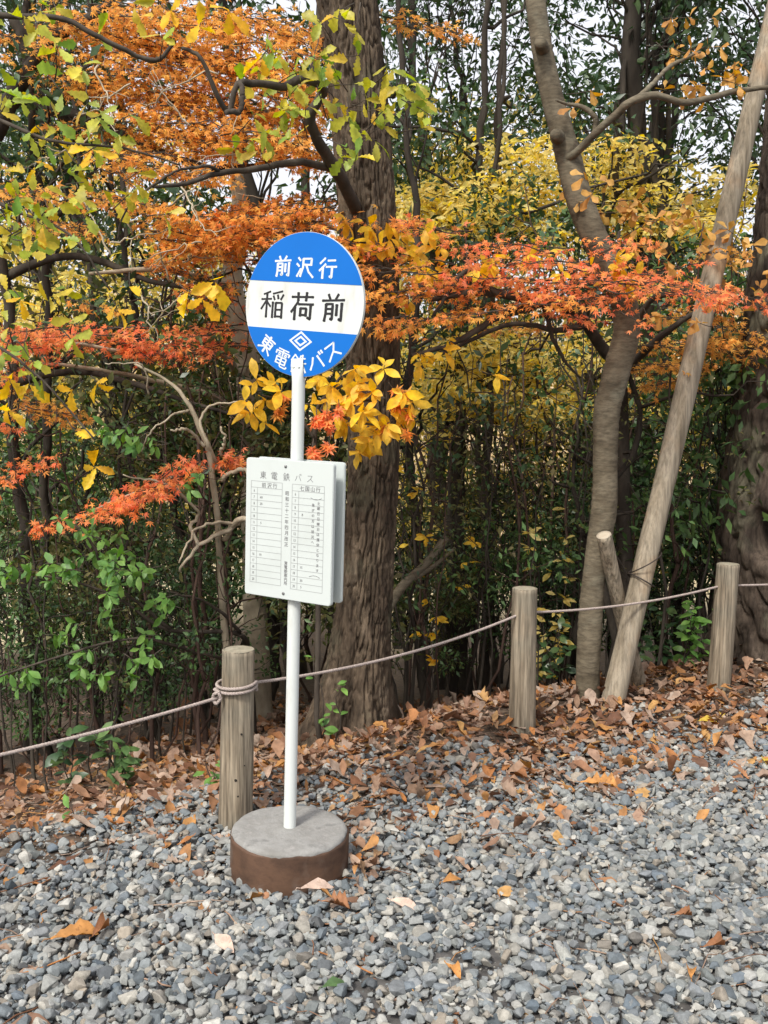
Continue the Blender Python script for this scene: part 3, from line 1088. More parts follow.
for (row, t_) in ((4, '8'), (12, '15'), (14, '30'), (15, '5')):
    x_, z_ = bp_(.665, .165 + (row + .5) * .0469); lettering(t_, .012, x_, z_, yf - .0004, M_grey, fb, name='numeral')
bb = Buf()
for s, v in ((-1, .25), (1, .81)):
    pts = [bp_(.755 + .12 * t, v - s * .012 * (1 - (2 * t - 1) ** 2)) for t in np.linspace(0, 1, 9)]
    tube(bb, [(p[0], yf - .0005, p[1]) for p in pts], .0007, 4)
bb.build('bracket_stroke', M_grey, fb)

# ------------------------------------------------------------------ fence posts and rope
M_post = rough_mat('weathered_fence_wood', [(.095, .071, .048), (.195, .158, .112), (.275, .23, .168), (.155, .124, .086)], 24, (1, 1, .07), .8, 60, .85, patch=((.19, .17, .13), 5, .5, .68), dist=.004, fine=(70, .6, (1, 1, .035)))
M_pend = rough_mat('post_end_grain', [(.20, .18, .13), (.32, .29, .22)], 40, (1, 1, 1), .3, 90, .9)
M_rope = rough_mat('pale_rope', [(.24, .19, .165), (.36, .30, .27), (.44, .385, .355)], 160, (1, 1, 1), .5, 300, .85)
M_hole_shade = plain_mat('hole_shade_colour', (.02, .016, .012), .9)


def log(buf, p0, p1, r0, r1, n=60, sides=40, amp=.003, seed=1, chamfer=.006):
    t = np.linspace(0, 1, n)[:, None]
    pts = np.asarray(p0) + (np.asarray(p1) - np.asarray(p0)) * t
    rad = np.linspace(r0, r1, n)
    L = np.linalg.norm(np.asarray(p1) - np.asarray(p0))
    pts = np.vstack([pts, pts[-1] + (pts[-1] - pts[-2]) / np.linalg.norm(pts[-1] - pts[-2]) * chamfer])
    rad = np.append(rad, r1 - chamfer)

    def disp(p, a, r, c):
        h = np.linspace(0, L, p.shape[0])[:, None] * np.ones_like(a)
        q = np.stack([np.cos(a) * 2.2, np.sin(a) * 2.2, h * 1.6 + seed * 7], -1)
        g = np.stack([np.cos(a) * 9, np.sin(a) * 9, h * 1.2 + seed], -1)
        cr = 1 - np.abs(2 * vnoise(g, seed + 3) - 1)
        return amp * 2.2 * (fbm(q, 3, seed) - .5) * 2 - amp * .9 * np.clip((cr - .86) / .14, 0, 1)
    tube(buf, pts, rad, sides, disp, caps=False)


posts = []
for k, (idx, lab, lean, zt) in enumerate([
        (2, 'rough round wooden fence post with rope wound round it, behind the bus stop sign', (.030, 0), .722),
        (3, 'round wooden fence post the rope threads through, between the thick oak and smooth tree', (.004, 0), .740),
        (4, 'round wooden fence post standing before the massive dark trunk at the right', (.03, 0), .736),
        (1, 'round wooden fence post carrying the rope beyond the left border of the photo', (0, 0), .745),
        (5, 'round wooden fence post carrying the rope beyond the right border of the photo', (0, 0), .75)]):
    x_, y_ = FENCE[idx]
    z0 = float(tz(x_, y_))
    t = thing('fence_post', lab, 'fence post', (x_, y_, z0), 'posts of the rope fence')
    bb = Buf()
    top = np.array([lean[0], lean[1], zt - z0])
    log(bb, (0, 0, -.15), top, .069, .065, seed=k + 1)
    bb.build('shaft', M_post, t)
    bb = Buf()
    aa = np.linspace(0, 2 * math.pi, 40, endpoint=False)
    v = np.vstack([top + np.column_stack([.0625 * np.cos(aa), .0625 * np.sin(aa), np.full(40, .0035)]), top + np.column_stack([.03 * np.cos(aa), .03 * np.sin(aa), np.full(40, .0075)]), top + [0, 0, .008]])
    bb.addf(v, [(40 + q, 40 + (q + 1) % 40, 80) for q in range(40)], [(q, (q + 1) % 40, 40 + (q + 1) % 40, 40 + q) for q in range(40)])
    bb.build('end_grain', M_pend, t)
    posts.append((x_, y_, lean))
    if k == 0:
        for (hx, hz, hr) in ((.012, .215, .0055), (.03, .40, .004), (.022, .148, .004), (.0, .57, .003), (.045, .27, .003)):
            bb = Buf()
            an = -math.pi / 2 + hx / .067
            c, s = math.cos(an), math.sin(an)
            p0 = np.array([.062 * c + .03 * hz / .722, .062 * s, hz]); p1 = np.array([.0715 * c + .03 * hz / .722, .0715 * s, hz])
            tube(bb, [p0, p1], [hr, hr], 10)
            bb.build('painted_knot_hole', M_hole_shade, t)  # solid stubs on the shaft; the shade inside a hole is their dark colour


def rope_pts(a, b, sag, n=40):
    t = np.linspace(0, 1, n)[:, None]
    p = np.asarray(a, float) + (np.asarray(b, float) - np.asarray(a, float)) * t
    p[:, 2] -= sag * 4 * (t * (1 - t))[:, 0]
    return p


RR = .0068
rt = thing('rope', 'pale twisted rope strung through the wooden fence posts', 'rope', (0, 0, 0))
c2 = np.array([*FENCE[2], 0]) + [.022, 0, 0]
A = np.array([*FENCE[1], .53])
Bp = c2 + [-.062, -.045, .545]
zl = .565
B2 = c2 + [.055, .05, .575]
C3 = np.array([*FENCE[3], .618]); D4 = np.array([*FENCE[4], .612]); E5 = np.array([*FENCE[5], .62])


def twisted(buf, pts, R0):
    """three strands laid round each other"""
    seg = np.linalg.norm(np.diff(pts, axis=0), axis=1)
    s = np.concatenate([[0], np.cumsum(seg)])
    m = max(8, int(s[-1] / .006))
    u = np.linspace(0, s[-1], m)
    q = np.column_stack([np.interp(u, s, pts[:, k]) for k in range(3)])
    t, a, b_ = frames(q)
    for k in range(3):
        ph = u / .034 * 2 * math.pi + k * 2.094
        tube(buf, q + (np.cos(ph)[:, None] * a + np.sin(ph)[:, None] * b_) * R0 * .48, R0 * .60, 6)


bb = Buf()
twisted(bb, rope_pts(A, Bp, .035), RR)
bb.build('rope_span', M_rope, rt)
bb = Buf(); twisted(bb, rope_pts(B2, C3, .05, 60), RR); bb.build('rope_span', M_rope, rt)
bb = Buf(); twisted(bb, rope_pts(C3, D4, .035, 50), RR); bb.build('rope_span', M_rope, rt)
bb = Buf(); twisted(bb, rope_pts(D4, E5, .03, 50), RR); bb.build('rope_span', M_rope, rt)
bb = Buf()
th = np.linspace(0, 2 * 2 * math.pi, 120)
twisted(bb, np.column_stack([c2[0] + .0775 * np.cos(th), c2[1] + .0775 * np.sin(th), .560 + .036 * th / (4 * math.pi) + .004 * np.sin(th)]), RR)
kp = c2 + [-.068, -.042, .552]
twisted(bb, kp + np.array([(-.012, -.012, .03), (.008, -.028, .018), (.016, -.026, -.006), (-.004, -.024, -.028), (-.02, -.012, -.012), (-.012, -.02, .012), (.012, -.028, .022)]), RR)
bb.build('wound_rope', M_rope, rt)
# ------------------------------------------------------------------ big trunks
M_oak = rough_mat('furrowed_oak_bark', [(.02, .014, .009), (.055, .039, .026), (.095, .07, .047), (.165, .127, .09)], 9, (1, 1, .22), .7, 45, .9, patch=((.085, .08, .052), 3.5, .55, .72), dist=.012, fine=(38, .55, (1, 1, .2)))
M_oldbark = rough_mat('dark_old_bark', [(.02, .015, .011), (.05, .037, .028), (.088, .067, .05), (.055, .042, .031)], 8, (1, 1, .3), .8, 40, .92, patch=((.12, .11, .075), 3.0, .55, .7), dist=.015, fine=(30, .5, (1, 1, .3)))
M_smooth = rough_mat('smooth_grey_bark', [(.05, .04, .026), (.095, .077, .051), (.14, .117, .08), (.09, .074, .051)], 7, (.5, .5, 1.4), .35, 55, .8, patch=((.165, .15, .108), 5, .56, .7), dist=.006, fine=(34, .38, (.6, .6, 2.2)))
M_pale = rough_mat('pale_bark', [(.22, .18, .125), (.38, .32, .23), (.50, .44, .33)], 8, (1, 1, .5), .4, 60, .8, patch=((.22, .19, .13), 4, .5, .65))
M_twig = rough_mat('grey_brown_twig', [(.028, .022, .017), (.055, .044, .034), (.095, .08, .062)], 12, (1, 1, .3), .3, 50, .85)
M_dark = rough_mat('dark_stem_bark', [(.018, .014, .011), (.038, .031, .024), (.07, .059, .045)], 9, (1, 1, .25), .5, 40, .9)
M_redstem = rough_mat('reddish_stem', [(.03, .018, .013), (.06, .036, .027), (.09, .058, .044)], 9, (1, 1, .25), .4, 40, .9)
M_poleW = rough_mat('grey_peeled_log', [(.12, .095, .064), (.215, .18, .13), (.285, .245, .185), (.175, .145, .10)], 11, (1, 1, .12), .45, 50, .85, patch=((.27, .18, .105), 3.5, .55, .72), dist=.005, fine=(70, .36, (1, 1, .035)))
M_cut = rough_mat("fresh_cut_wood", [(.34, .29, .22), (.44, .39, .30)], 30, (1, 1, 1), .2, 80, .8)
M_wire = plain_mat('dark_wire', (.03, .022, .018), .6, .4)


def px_path(rows, n):
    """rows: (px, py, Y, width px)"""
    p = [P(a, b_, y) for a, b_, y, w_ in rows]
    rd = [PX(w_, y) / 2 for a, b_, y, w_ in rows]
    return smooth_path(p, rd, n)


def furrow(depth, kx, kz, seed, flare=None, gz=None):
    def f(p, a, r, c):
        h = c[:, 2:3] * np.ones_like(a)
        wob = (fbm(np.stack([np.cos(a) * 2, np.sin(a) * 2, h * 1.2], -1), 2, seed) - .5) * 1.1
        a2 = a + wob * .35
        q = np.stack([np.cos(a2) * kx, np.sin(a2) * kx, h * kz + seed], -1)
        n1 = fbm(q, 2, seed + 1)
        ridge = np.exp(-((n1 - .5) / .05) ** 2)
        q2 = np.stack([np.cos(a2) * kx * 2.2, np.sin(a2) * kx * 2.2, h * kz * 2.6 + seed], -1)
        n2 = 1 - np.abs(2 * vnoise(q2, seed + 5) - 1)
        out = -depth * ridge - depth * .45 * np.clip((n2 - .7) / .3, 0, 1) ** 1.5 + depth * .5 * (vnoise(np.stack([np.cos(a) * kx * 4, np.sin(a) * kx * 4, h * kz * 7], -1), 31) - .5) + depth * 1.0 * (fbm(np.stack([np.cos(a) * 1.5, np.sin(a) * 1.5, h * .8], -1), 2, seed + 9) - .4)
        if flare is not None:
            hh = np.maximum(h - gz, 0)
            out = out + r * flare * np.exp(-hh / .22) * (.6 + .55 * np.cos(4 * a + 1.3 + seed) + .3 * np.cos(7 * a + seed))
        return out
    return f


def trunk(name, rows, mat, parent, n, sides, disp):
    pts, rad = px_path(rows, n)
    o = np.array(parent.location)
    bb = Buf(); tube(bb, pts, rad, sides, disp, caps=True)
    ob = bb.build(name, mat, parent, True, o)
    return ob


def limb_px(rows, mat, parent, name='limb', n=40, sides=12, amp=.05, r=rng):
    pts, rad = px_path(rows, n)
    j = r.normal(0, 1, pts.shape); j = np.cumsum(j, 0); j -= np.linspace(0, 1, n)[:, None] * j[-1]
    pts = pts + j * amp * .05
    bb = Buf(); tube(bb, pts, rad, sides, lambda p, a, rr, c: rr * .35 * (fbm(p * 14, 2, 3) - .5))
    bb.build(name, mat, parent, True, np.array(parent.location))
    return pts


# thick oak
oak = thing('oak_tree', 'thick oak with deeply furrowed brown bark directly behind the bus stop sign', 'tree', (*P(360, 735, 5.45)[:2], float(tz(*P(360, 735, 5.45)[:2]))))
trunk('trunk', [(346, 800, 5.45, 88), (352, 735, 5.45, 76), (361, 640, 5.45, 60), (370, 540, 5.45, 52), (374, 450, 5.45, 51), (372, 330, 5.45, 53), (366, 200, 5.45, 55), (358, 100, 5.45, 56), (347, 0, 5.45, 58), (335, -110, 5.5, 58), (318, -260, 5.6, 52)], M_oak, oak, 640, 220, furrow(.023, 6.2, 5.0, 3, .62, oak.location[2]))
limb_px([(358, 212, 5.35, 13), (338, 172, 5.1, 12), (318, 135, 4.9, 11), (313, 112, 4.8, 10), (326, 85, 4.75, 9), (305, 74, 4.6, 8), (285, 80, 4.5, 8), (262, 78, 4.4, 7), (240, 80, 4.3, 6), (232, 108, 4.3, 5), (222, 98, 4.25, 5), (205, 62, 4.2, 4), (182, 48, 4.2, 3)], M_twig, oak, n=70)
limb_px([(335, 168, 5.1, 8), (305, 160, 4.9, 7), (265, 165, 4.7, 6), (220, 172, 4.5, 5), (180, 184, 4.4, 4), (150, 186, 4.3, 2.5)], M_twig, oak)
limb_px([(240, 82, 4.3, 5), (238, 108, 4.25, 5), (226, 112, 4.2, 4.5)], M_twig, oak)
limb_px([(220, 172, 4.5, 3.5), (205, 165, 4.4, 3), (175, 172, 4.3, 2.5), (130, 205, 4.3, 2), (118, 240, 4.3, 1.5)], M_twig, oak)

# second, thinner trunk just beside the oak
big = thing('old_tree', 'massive dark rough barked trunk with a hollow behind the rightmost visible post', 'tree', (*P(800, 690, 6.35)[:2], float(tz(*P(800, 690, 6.35)[:2]))))


def oldbark(p, a, r, c):
    base = furrow(.040, 5.2, 3.2, 12, .16, big.location[2])(p, a, r, c)
    h = c[:, 2:3] * np.ones_like(a)
    # the hollow, facing the path
    tgt = P(768, 535, 6.0)
    d = np.sqrt(((p - tgt) ** 2 * np.array([3.2, .6, 1.2])).sum(-1))
    return base - .24 * np.exp(-(d / .13) ** 4) + .035 * np.exp(-((d - .22) / .07) ** 2)


trunk('trunk', [(802, 780, 6.35, 172), (802, 690, 6.35, 166), (800, 600, 6.35, 160), (800, 520, 6.35, 158), (806, 430, 6.35, 146), (812, 340, 6.35, 136), (818, 240, 6.35, 120), (822, 120, 6.35, 104), (826, 0, 6.35, 96), (830, -150, 6.4, 90)], M_oldbark, big, 420, 240, oldbark)

# smooth curved tree
curv = thing('smooth_bark_tree', 'slender tree with smooth grey brown bark and a curving trunk beside the leaning pole', 'tree', (*P(594, 715, 5.53)[:2], float(tz(*P(594, 715, 5.53)[:2]))))


def smoothbark(p, a, r, c):
    h = c[:, 2:3] * np.ones_like(a)
    o_ = .012 * (fbm(np.stack([np.cos(a) * 1.2, np.sin(a) * 1.2, h * 3], -1), 3, 4) - .5) + .0025 * np.sin(h * 150 + 3 * fbm(np.stack([np.cos(a) * 2, np.sin(a) * 2, h * 9], -1), 2, 6) * 6) * (vnoise(np.stack([np.cos(a) * 2, np.sin(a) * 2, h * 4], -1), 2) > .5)
    for (px_, py_, s, k) in ((616, 505, .04, .022), (604, 350, .04, .012), (592, 562, .025, .01)):
        d = np.linalg.norm(p - P(px_, py_, 5.43), axis=-1)
        o_ = o_ + k * np.exp(-(d / s) ** 2)
    return o_


trunk('trunk', [(587, 790, 5.53, 28.5), (588, 712, 5.53, 24.8), (588, 660, 5.53, 23.9), (591, 610, 5.53, 23.9), (596, 560, 5.53, 23.0), (604, 510, 5.53, 24.8), (605, 460, 5.53, 23.9), (607, 410, 5.53, 25.8), (617, 370, 5.53, 26.7), (627, 330, 5.53, 25.8), (620, 290, 5.53, 25.8), (598, 245, 5.53, 25.8), (580, 200, 5.53, 25.8), (567, 150, 5.53, 23.9), (553, 100, 5.53, 20.7), (542, 50, 5.53, 19.3), (535, 0, 5.53, 18.4), (526, -60, 5.58, 17.5), (505, -180, 5.63, 14.7)], M_smooth, curv, 260, 40, smoothbark)
limb_px([(566, 160, 5.51, 9), (578, 152, 5.43, 8.5), (598, 132, 5.33, 8), (620, 112, 5.28, 8), (632, 102, 5.23, 8), (655, 95, 5.23, 7), (685, 103, 5.28, 6.5), (715, 97, 5.33, 6), (745, 90, 5.43, 5), (800, 84, 5.53, 4)], M_smooth, curv, amp=.03)
limb_px([(594, 138, 5.35, 7), (595, 120, 5.33, 5), (588, 110, 5.33, 5), (570, 104, 5.33, 3.5), (556, 100, 5.28, 2.5)], M_smooth, curv, amp=.03)
limb_px([(624, 108, 5.25, 5), (648, 88, 5.33, 5), (668, 68, 5.43, 4), (700, 52, 5.53, 2.5)], M_smooth, curv, amp=.03)
for (pa, pb, ya, yb, ra, rb) in (((543, 50), (540, 42), 5.51, 5.39, 13, 11), ((559, 138), (555, 134), 5.51, 5.40, 13, 10)):
    limb_px([(*pa, ya, ra), ((pa[0] + pb[0]) / 2, (pa[1] + pb[1]) / 2, (ya + yb) / 2, ra), (*pb, yb, rb)], M_smooth, curv, 'branch_stub', 10, 14, .005)

# leaning support pole and its short prop
polet = thing('support_pole', 'long grey peeled log leaning up to the right beside the smooth curved tree', 'pole', P(611, 700, 5.40))
pa, pb = P(608, 722, 5.40), P(776, 5, 6.02)
pb = pa + (pb - pa) * 1.25
bb = Buf(); log(bb, pa - polet.location, pb - polet.location, PX(24, 5.45) / 2, PX(15.5, 6.2) / 2 * 1.05, 150, 30, .003, 21)
bb.build('shaft', M_poleW, polet)


def ring(buf, c, axis_, rad, wr, wob=.004, turns=1):
    axis_ = unit(np.asarray(axis_, float)); u = unit(np.cross(axis_, [0.3, 1, .1])); v_ = np.cross(axis_, u)
    th_ = np.linspace(0, 2 * math.pi * turns, 40 * turns)
    q = np.asarray(c) + rad * (np.cos(th_)[:, None] * u + np.sin(th_)[:, None] * v_) + axis_ * (wob * np.sin(2 * th_))[:, None]
    tube(buf, q, wr, 6)


ax_ = unit(pb - pa)
bb = Buf()
cc = pa + (pb - pa) * .155
ring(bb, cc - polet.location, ax_ + np.array([.25, 0, .0]), .081, .004, .003)
ring(bb, cc + ax_ * .10 - polet.location, ax_ + np.array([-.8, 0, -.1]), .105, .0035, .003)
bb.build('wire_tie', M_wire, polet)
prop = thing('prop_stake', 'short rough wooden stake with pale cut top, crossing behind the foot of the leaning pole', 'stake', P(641, 694, 5.80))
qa, qb = P(644, 705, 5.84), P(604, 536, 5.40)
bb = Buf(); log(bb, qa - prop.location, qb - prop.location, PX(16, 5.6) / 2, PX(15, 5.5) / 2, 60, 24, .005, 31)
bb.build('shaft', M_post, prop)
ax2 = unit(qb - qa)
bb = Buf()
tube(bb, [qb - prop.location + ax2 * .003, qb - prop.location + ax2 * .0075, qb - prop.location + ax2 * .009], [.040, .040, .02], 24)
bb.build('cut_top', M_cut, prop)
# ------------------------------------------------------------------ foliage kinds
T_mapl = [tpl_maple(7, np.random.default_rng(k), .1 + .12 * k) for k in range(4)] + [tpl_maple(5, np.random.default_rng(9), .2)]
T_small = [tpl_diamond(.45), tpl_diamond(.55), tpl_diamond(.38)]
T_ever = [tpl_simple(.42, .05, .12), tpl_simple(.36, .08, .05), tpl_simple(.48, .03, .2)]
rl = np.random.default_rng(12)
T_oakl = [tpl_strip(LOBED, rl.uniform(.05, .35), rl.uniform(-.1, .5), rl, rl.uniform(-.2, .5), rl.uniform(-.3, .3)) for _ in range(10)]
T_oval = [tpl_strip(OVAL, rl.uniform(.05, .3), rl.uniform(0, .5), rl, 0, rl.uniform(-.25, .25)) for _ in range(8)]
T_obov = [tpl_strip(OBOV, rl.uniform(.05, .3), rl.uniform(0, .5), rl, 0, rl.uniform(-.25, .25)) for _ in range(8)]

M_red = leaf_mat('red_maple_leaf', [(0.86, 0.225, 0.075), (0.89, 0.325, 0.085), (0.88, 0.255, 0.135), (0.9, 0.415, 0.095), (0.87, 0.295, 0.155), (0.89, 0.345, 0.105), (0.78, 0.155, 0.065), (0.88, 0.225, 0.105)], .55, .55, .2, 1.0)
M_orange = leaf_mat('orange_maple_leaf', [(0.88, 0.41, 0.08), (0.86, 0.32, 0.075), (0.9, 0.5, 0.1), (0.87, 0.29, 0.09), (0.8, 0.33, 0.08), (0.89, 0.46, 0.09)], .55, .55, .2, 1.0)
M_rust = leaf_mat('rust_orange_leaf', [(0.78, 0.34, 0.07), (0.85, 0.44, 0.085), (0.7, 0.27, 0.06), (0.87, 0.53, 0.12), (0.8, 0.42, 0.09), (0.6, 0.24, 0.065), (0.85, 0.46, 0.085)], .55, .55, .2, 1.0)
M_yellow = leaf_mat('yellow_leaf', [(.86, .56, .03), (.88, .63, .06), (.84, .48, .03), (.80, .56, .08), (.87, .52, .03), (.74, .40, .03)], .5, .45, .3, spots=.1)
M_ygreen = leaf_mat('yellow_green_oak_leaf', [(.26, .40, .06), (.42, .48, .06), (.66, .52, .06), (.17, .32, .06), (.52, .40, .05), (.34, .43, .06), (.70, .44, .05), (.22, .36, .07), (.58, .54, .08)], .45, .45, .35, spots=.2)
M_tan = leaf_mat('tan_leaf', [(.50, .24, .06), (.58, .33, .09), (.42, .19, .05), (.62, .40, .12)], .4, .55, .3)
M_palef = leaf_mat('pale_yellow_leaf', [(.72, .58, .16), (.76, .64, .24), (.66, .50, .11), (.78, .68, .30), (.60, .50, .14)], .55, .5, .3)
M_evg = leaf_mat('dark_evergreen_leaf', [(0.023, 0.052, 0.021), (0.036, 0.078, 0.029), (0.052, 0.101, 0.036), (0.029, 0.065, 0.031), (0.072, 0.117, 0.039), (0.039, 0.072, 0.023)], .2, .38, .45)
M_mid = leaf_mat('mid_green_leaf', [(0.05, 0.106, 0.031), (0.081, 0.15, 0.044), (0.062, 0.125, 0.05), (0.112, 0.188, 0.05), (0.056, 0.106, 0.037)], .3, .45, .4)
M_light = leaf_mat('light_green_leaf', [(.12, .26, .055), (.17, .32, .07), (.09, .21, .055), (.21, .36, .08)], .4, .45, .4)
M_olive = leaf_mat('olive_green_leaf', [(.07, .085, .025), (.11, .12, .04), (.05, .07, .022), (.16, .15, .05), (.09, .07, .03)], .3, .55, .3)


def spray(bufL, bufT, r, A, B, half, size, tpls, dens=1.0, droop=.10, thick=.03, facing=(0, -.75, .8), rad=.004, jit=.5, layers=1):
    """a flattened spray: main twig A->B, side twigs in the spray's plane, leaves along them"""
    A, B = np.asarray(A, float), np.asarray(B, float)
    L = np.linalg.norm(B - A)
    n = max(6, int(L / .05))
    main = wander(r, A, B, n, .05)
    main[:, 2] -= droop * L * np.linspace(0, 1, n) ** 2 * .3
    tube(bufT, main, np.linspace(rad, .0012, n), 5)
    up = np.array([0, 0, 1.0])
    ax = unit(B - A); side = unit(np.cross(up, ax))
    pos, dr, nr = [], [], []
    for k in range(n):
        t = k / (n - 1)
        w_ = half * (math.sin(math.pi * min(1, .12 + t * .88)) ** .7) * r.uniform(.55, 1.15)
        for s in (-1, 1):
            if r.random() > dens * 1.1: continue
            d = unit(ax * r.uniform(.35, .95) + side * s + up * r.normal(.05, .22))
            q0 = main[k]
            m_ = max(3, int(w_ / .035))
            tt = np.linspace(0, 1, m_ + 1)[:, None]
            tw = q0 + d * w_ * tt
            tw[:, 2] -= (droop * w_ * tt ** 2)[:, 0]
            tw = tw + r.normal(0, .006, tw.shape)
            tube(bufT, tw, np.linspace(.0018, .0007, m_ + 1), 4, caps=False)
            for e in range(1, m_ + 1):
                for s2 in (-1, 1):
                    if r.random() > .92 * dens: continue
                    dd = unit(d * .7 + s2 * np.cross(up, d) * r.uniform(.3, 1.1) + r.normal(0, .3, 3) + np.array([0, 0, -.25]))
                    p = tw[e] + dd * .012 + r.normal(0, thick, 3) * [1, 1, .7]
                    pos.append(p); dr.append(dd)
                    nr.append(np.asarray(facing) + r.normal(0, jit, 3))
    if pos:
        pos = np.array(pos)
        leaves(bufL, r, pos, np.array(dr), np.array(nr), size * r.uniform(.65, 1.2, len(pos)), tpls)


def whorl(bufL, bufT, r, p, d, n, size, tpls, spread_=.9, stem=.08, facing=(0, -.8, .5)):
    d = unit(np.asarray(d, float))
    if bufT is not None:
        tube(bufT, wander(r, np.asarray(p) - d * stem, p, 4, .06), [.0028, .0024, .002, .0016], 5)
    k = np.arange(n)
    a = k * 2.4 + r.uniform(0, 6)
    u = unit(np.cross(d, [.3, .2, 1])); v_ = np.cross(d, u)
    dd = d[None] * r.uniform(.2, .8, (n, 1)) + spread_ * (np.cos(a)[:, None] * u + np.sin(a)[:, None] * v_) + np.array([0, 0, -.35])
    nr = np.asarray(facing)[None] + r.normal(0, .45, (n, 3))
    leaves(bufL, r, np.asarray(p) + r.normal(0, .006, (n, 3)) - d * r.uniform(0, .03, (n, 1)), dd, nr, size * r.uniform(.6, 1.15, n), tpls)


def base_at(px, Y, extra=0.0):
    x = (px - 384) / F * Y
    return np.array([x, Y, float(tz(x, Y)) + extra])


class Tree:
    """collects a tree's wood and leaves by part, then builds them"""
    def __init__(self, name, label, cat, loc, group=None):
        self.root = thing(name, label, cat, loc, group); self.o = np.array(loc, float)

    def part(self, name, buf, mat, smooth=True, label=None, also=None):
        if buf.n:
            o = buf.build(name, mat, self.root, smooth, self.o, also)
            if label: o['label'] = label
            return o


# ---------------- the rust-orange maple at the left
r = np.random.default_rng(101)
loc = base_at(-60, 6.4)
T1 = Tree('maple_tree', 'rust orange maple filling the upper left of the photo, behind the oak leaves', 'tree', loc)
tb = Buf()
pts, rad = px_path([(-70, 800, 6.4, 40), (-62, 560, 6.4, 34), (-60, 360, 6.4, 30), (-40, 150, 6.4, 20), (10, 100, 6.3, 14), (55, 112, 6.2, 11), (100, 130, 6.1, 7)], 70)
pts[0] = loc - [0, 0, .2]
tube(tb, pts, rad, 14, lambda p, a, rr, c: rr * .2 * (fbm(p * 9, 2, 3) - .5))
for rows in ([(-20, 160, 6.35, 20), (40, 60, 6.2, 13), (95, 20, 6.0, 9), (170, -30, 5.9, 5)], [(50, 108, 6.2, 11), (100, 125, 6.1, 9), (150, 150, 6.0, 6), (220, 170, 5.9, 6), (300, 160, 5.8, 3)], [(-45, 300, 6.4, 14), (50, 262, 6.2, 8), (110, 264, 6.1, 7), (160, 285, 6.0, 5), (220, 290, 5.9, 4)], [(10, 105, 6.3, 17), (30, 60, 6.25, 13), (10, 10, 6.2, 8)], [(-45, 400, 6.4, 12), (60, 372, 6.1, 7), (130, 385, 5.9, 6), (190, 402, 5.8, 4), (240, 415, 5.8, 3)]):
    p_, r_ = px_path(rows, 30)
    tube(tb, p_ + np.cumsum(r.normal(0, .006, p_.shape), 0) * .6, r_, 9)
T1.part('trunk', tb, M_dark)


def spray_px(bufL, bufT, r, x0, y0, x1, y1, Y, hpx, n, size, tpls, **kw):
    """n sprays laid between two points of the tier"""
    for k in range(n):
        Yk = Y + r.uniform(-.35, .35)
        j = r.normal(0, hpx * .45, 2)
        a, b_ = P(x0 + r.normal(0, 10), y0 + j[0], Yk + r.uniform(-.15, .15)), P(x1 + r.normal(0, 12), y1 + j[0] * .6 + j[1] * .6, Yk + r.uniform(-.25, .1))
        spray(bufL, bufT, r, a, b_, r.uniform(.12, .24), size, tpls, thick=.018, droop=.22, **kw)


fl, ft = Buf(), Buf()
for (x0, y0, x1, y1, Y, h, n) in (
        (30, 20, 120, 35, 6.1, 24, 5), (120, 60, 220, 75, 5.9, 24, 6), (200, 60, 300, 75, 5.8, 20, 5), (120, 130, 220, 145, 5.9, 18, 5), (230, 110, 320, 120, 5.8, 18, 4), (150, 235, 240, 240, 6.0, 14, 4), (130, 215, 200, 225, 6.0, 12, 3), (0, 190, 70, 200, 6.1, 20, 3),
        (40, 30, 140, 42, 6.0, 24, 5), (110, 10, 230, 20, 5.9, 18, 6), (150, 45, 270, 55, 5.9, 20, 6), (220, 25, 330, 40, 5.8, 22, 6),
        (70, 85, 190, 95, 6.0, 22, 6), (150, 100, 260, 110, 5.8, 20, 6), (60, 120, 150, 130, 6.1, 15, 3), (180, 135, 300, 140, 5.8, 16, 6), (240, 85, 330, 100, 5.9, 20, 4),
        (100, 160, 230, 165, 5.8, 14, 5), (20, 70, 90, 80, 6.1, 18, 3), (90, 200, 180, 205, 5.8, 12, 2), (-20, 40, 60, 50, 6.2, 20, 3), (380, 20, 440, 30, 6.1, 12, 2), (30, 215, 90, 225, 6.1, 18, 2), (10, 395, 70, 405, 5.9, 14, 3), (60, 300, 130, 308, 6.0, 6, 1), (300, 150, 330, 160, 5.7, 12, 2)):
    spray_px(fl, ft, r, x0, y0, x1, y1, Y, h * 1.2, int(n * 1.45 + .5), .056, T_mapl, dens=.66)
T1.part('crown', fl, M_rust, also=(ft, M_twig))

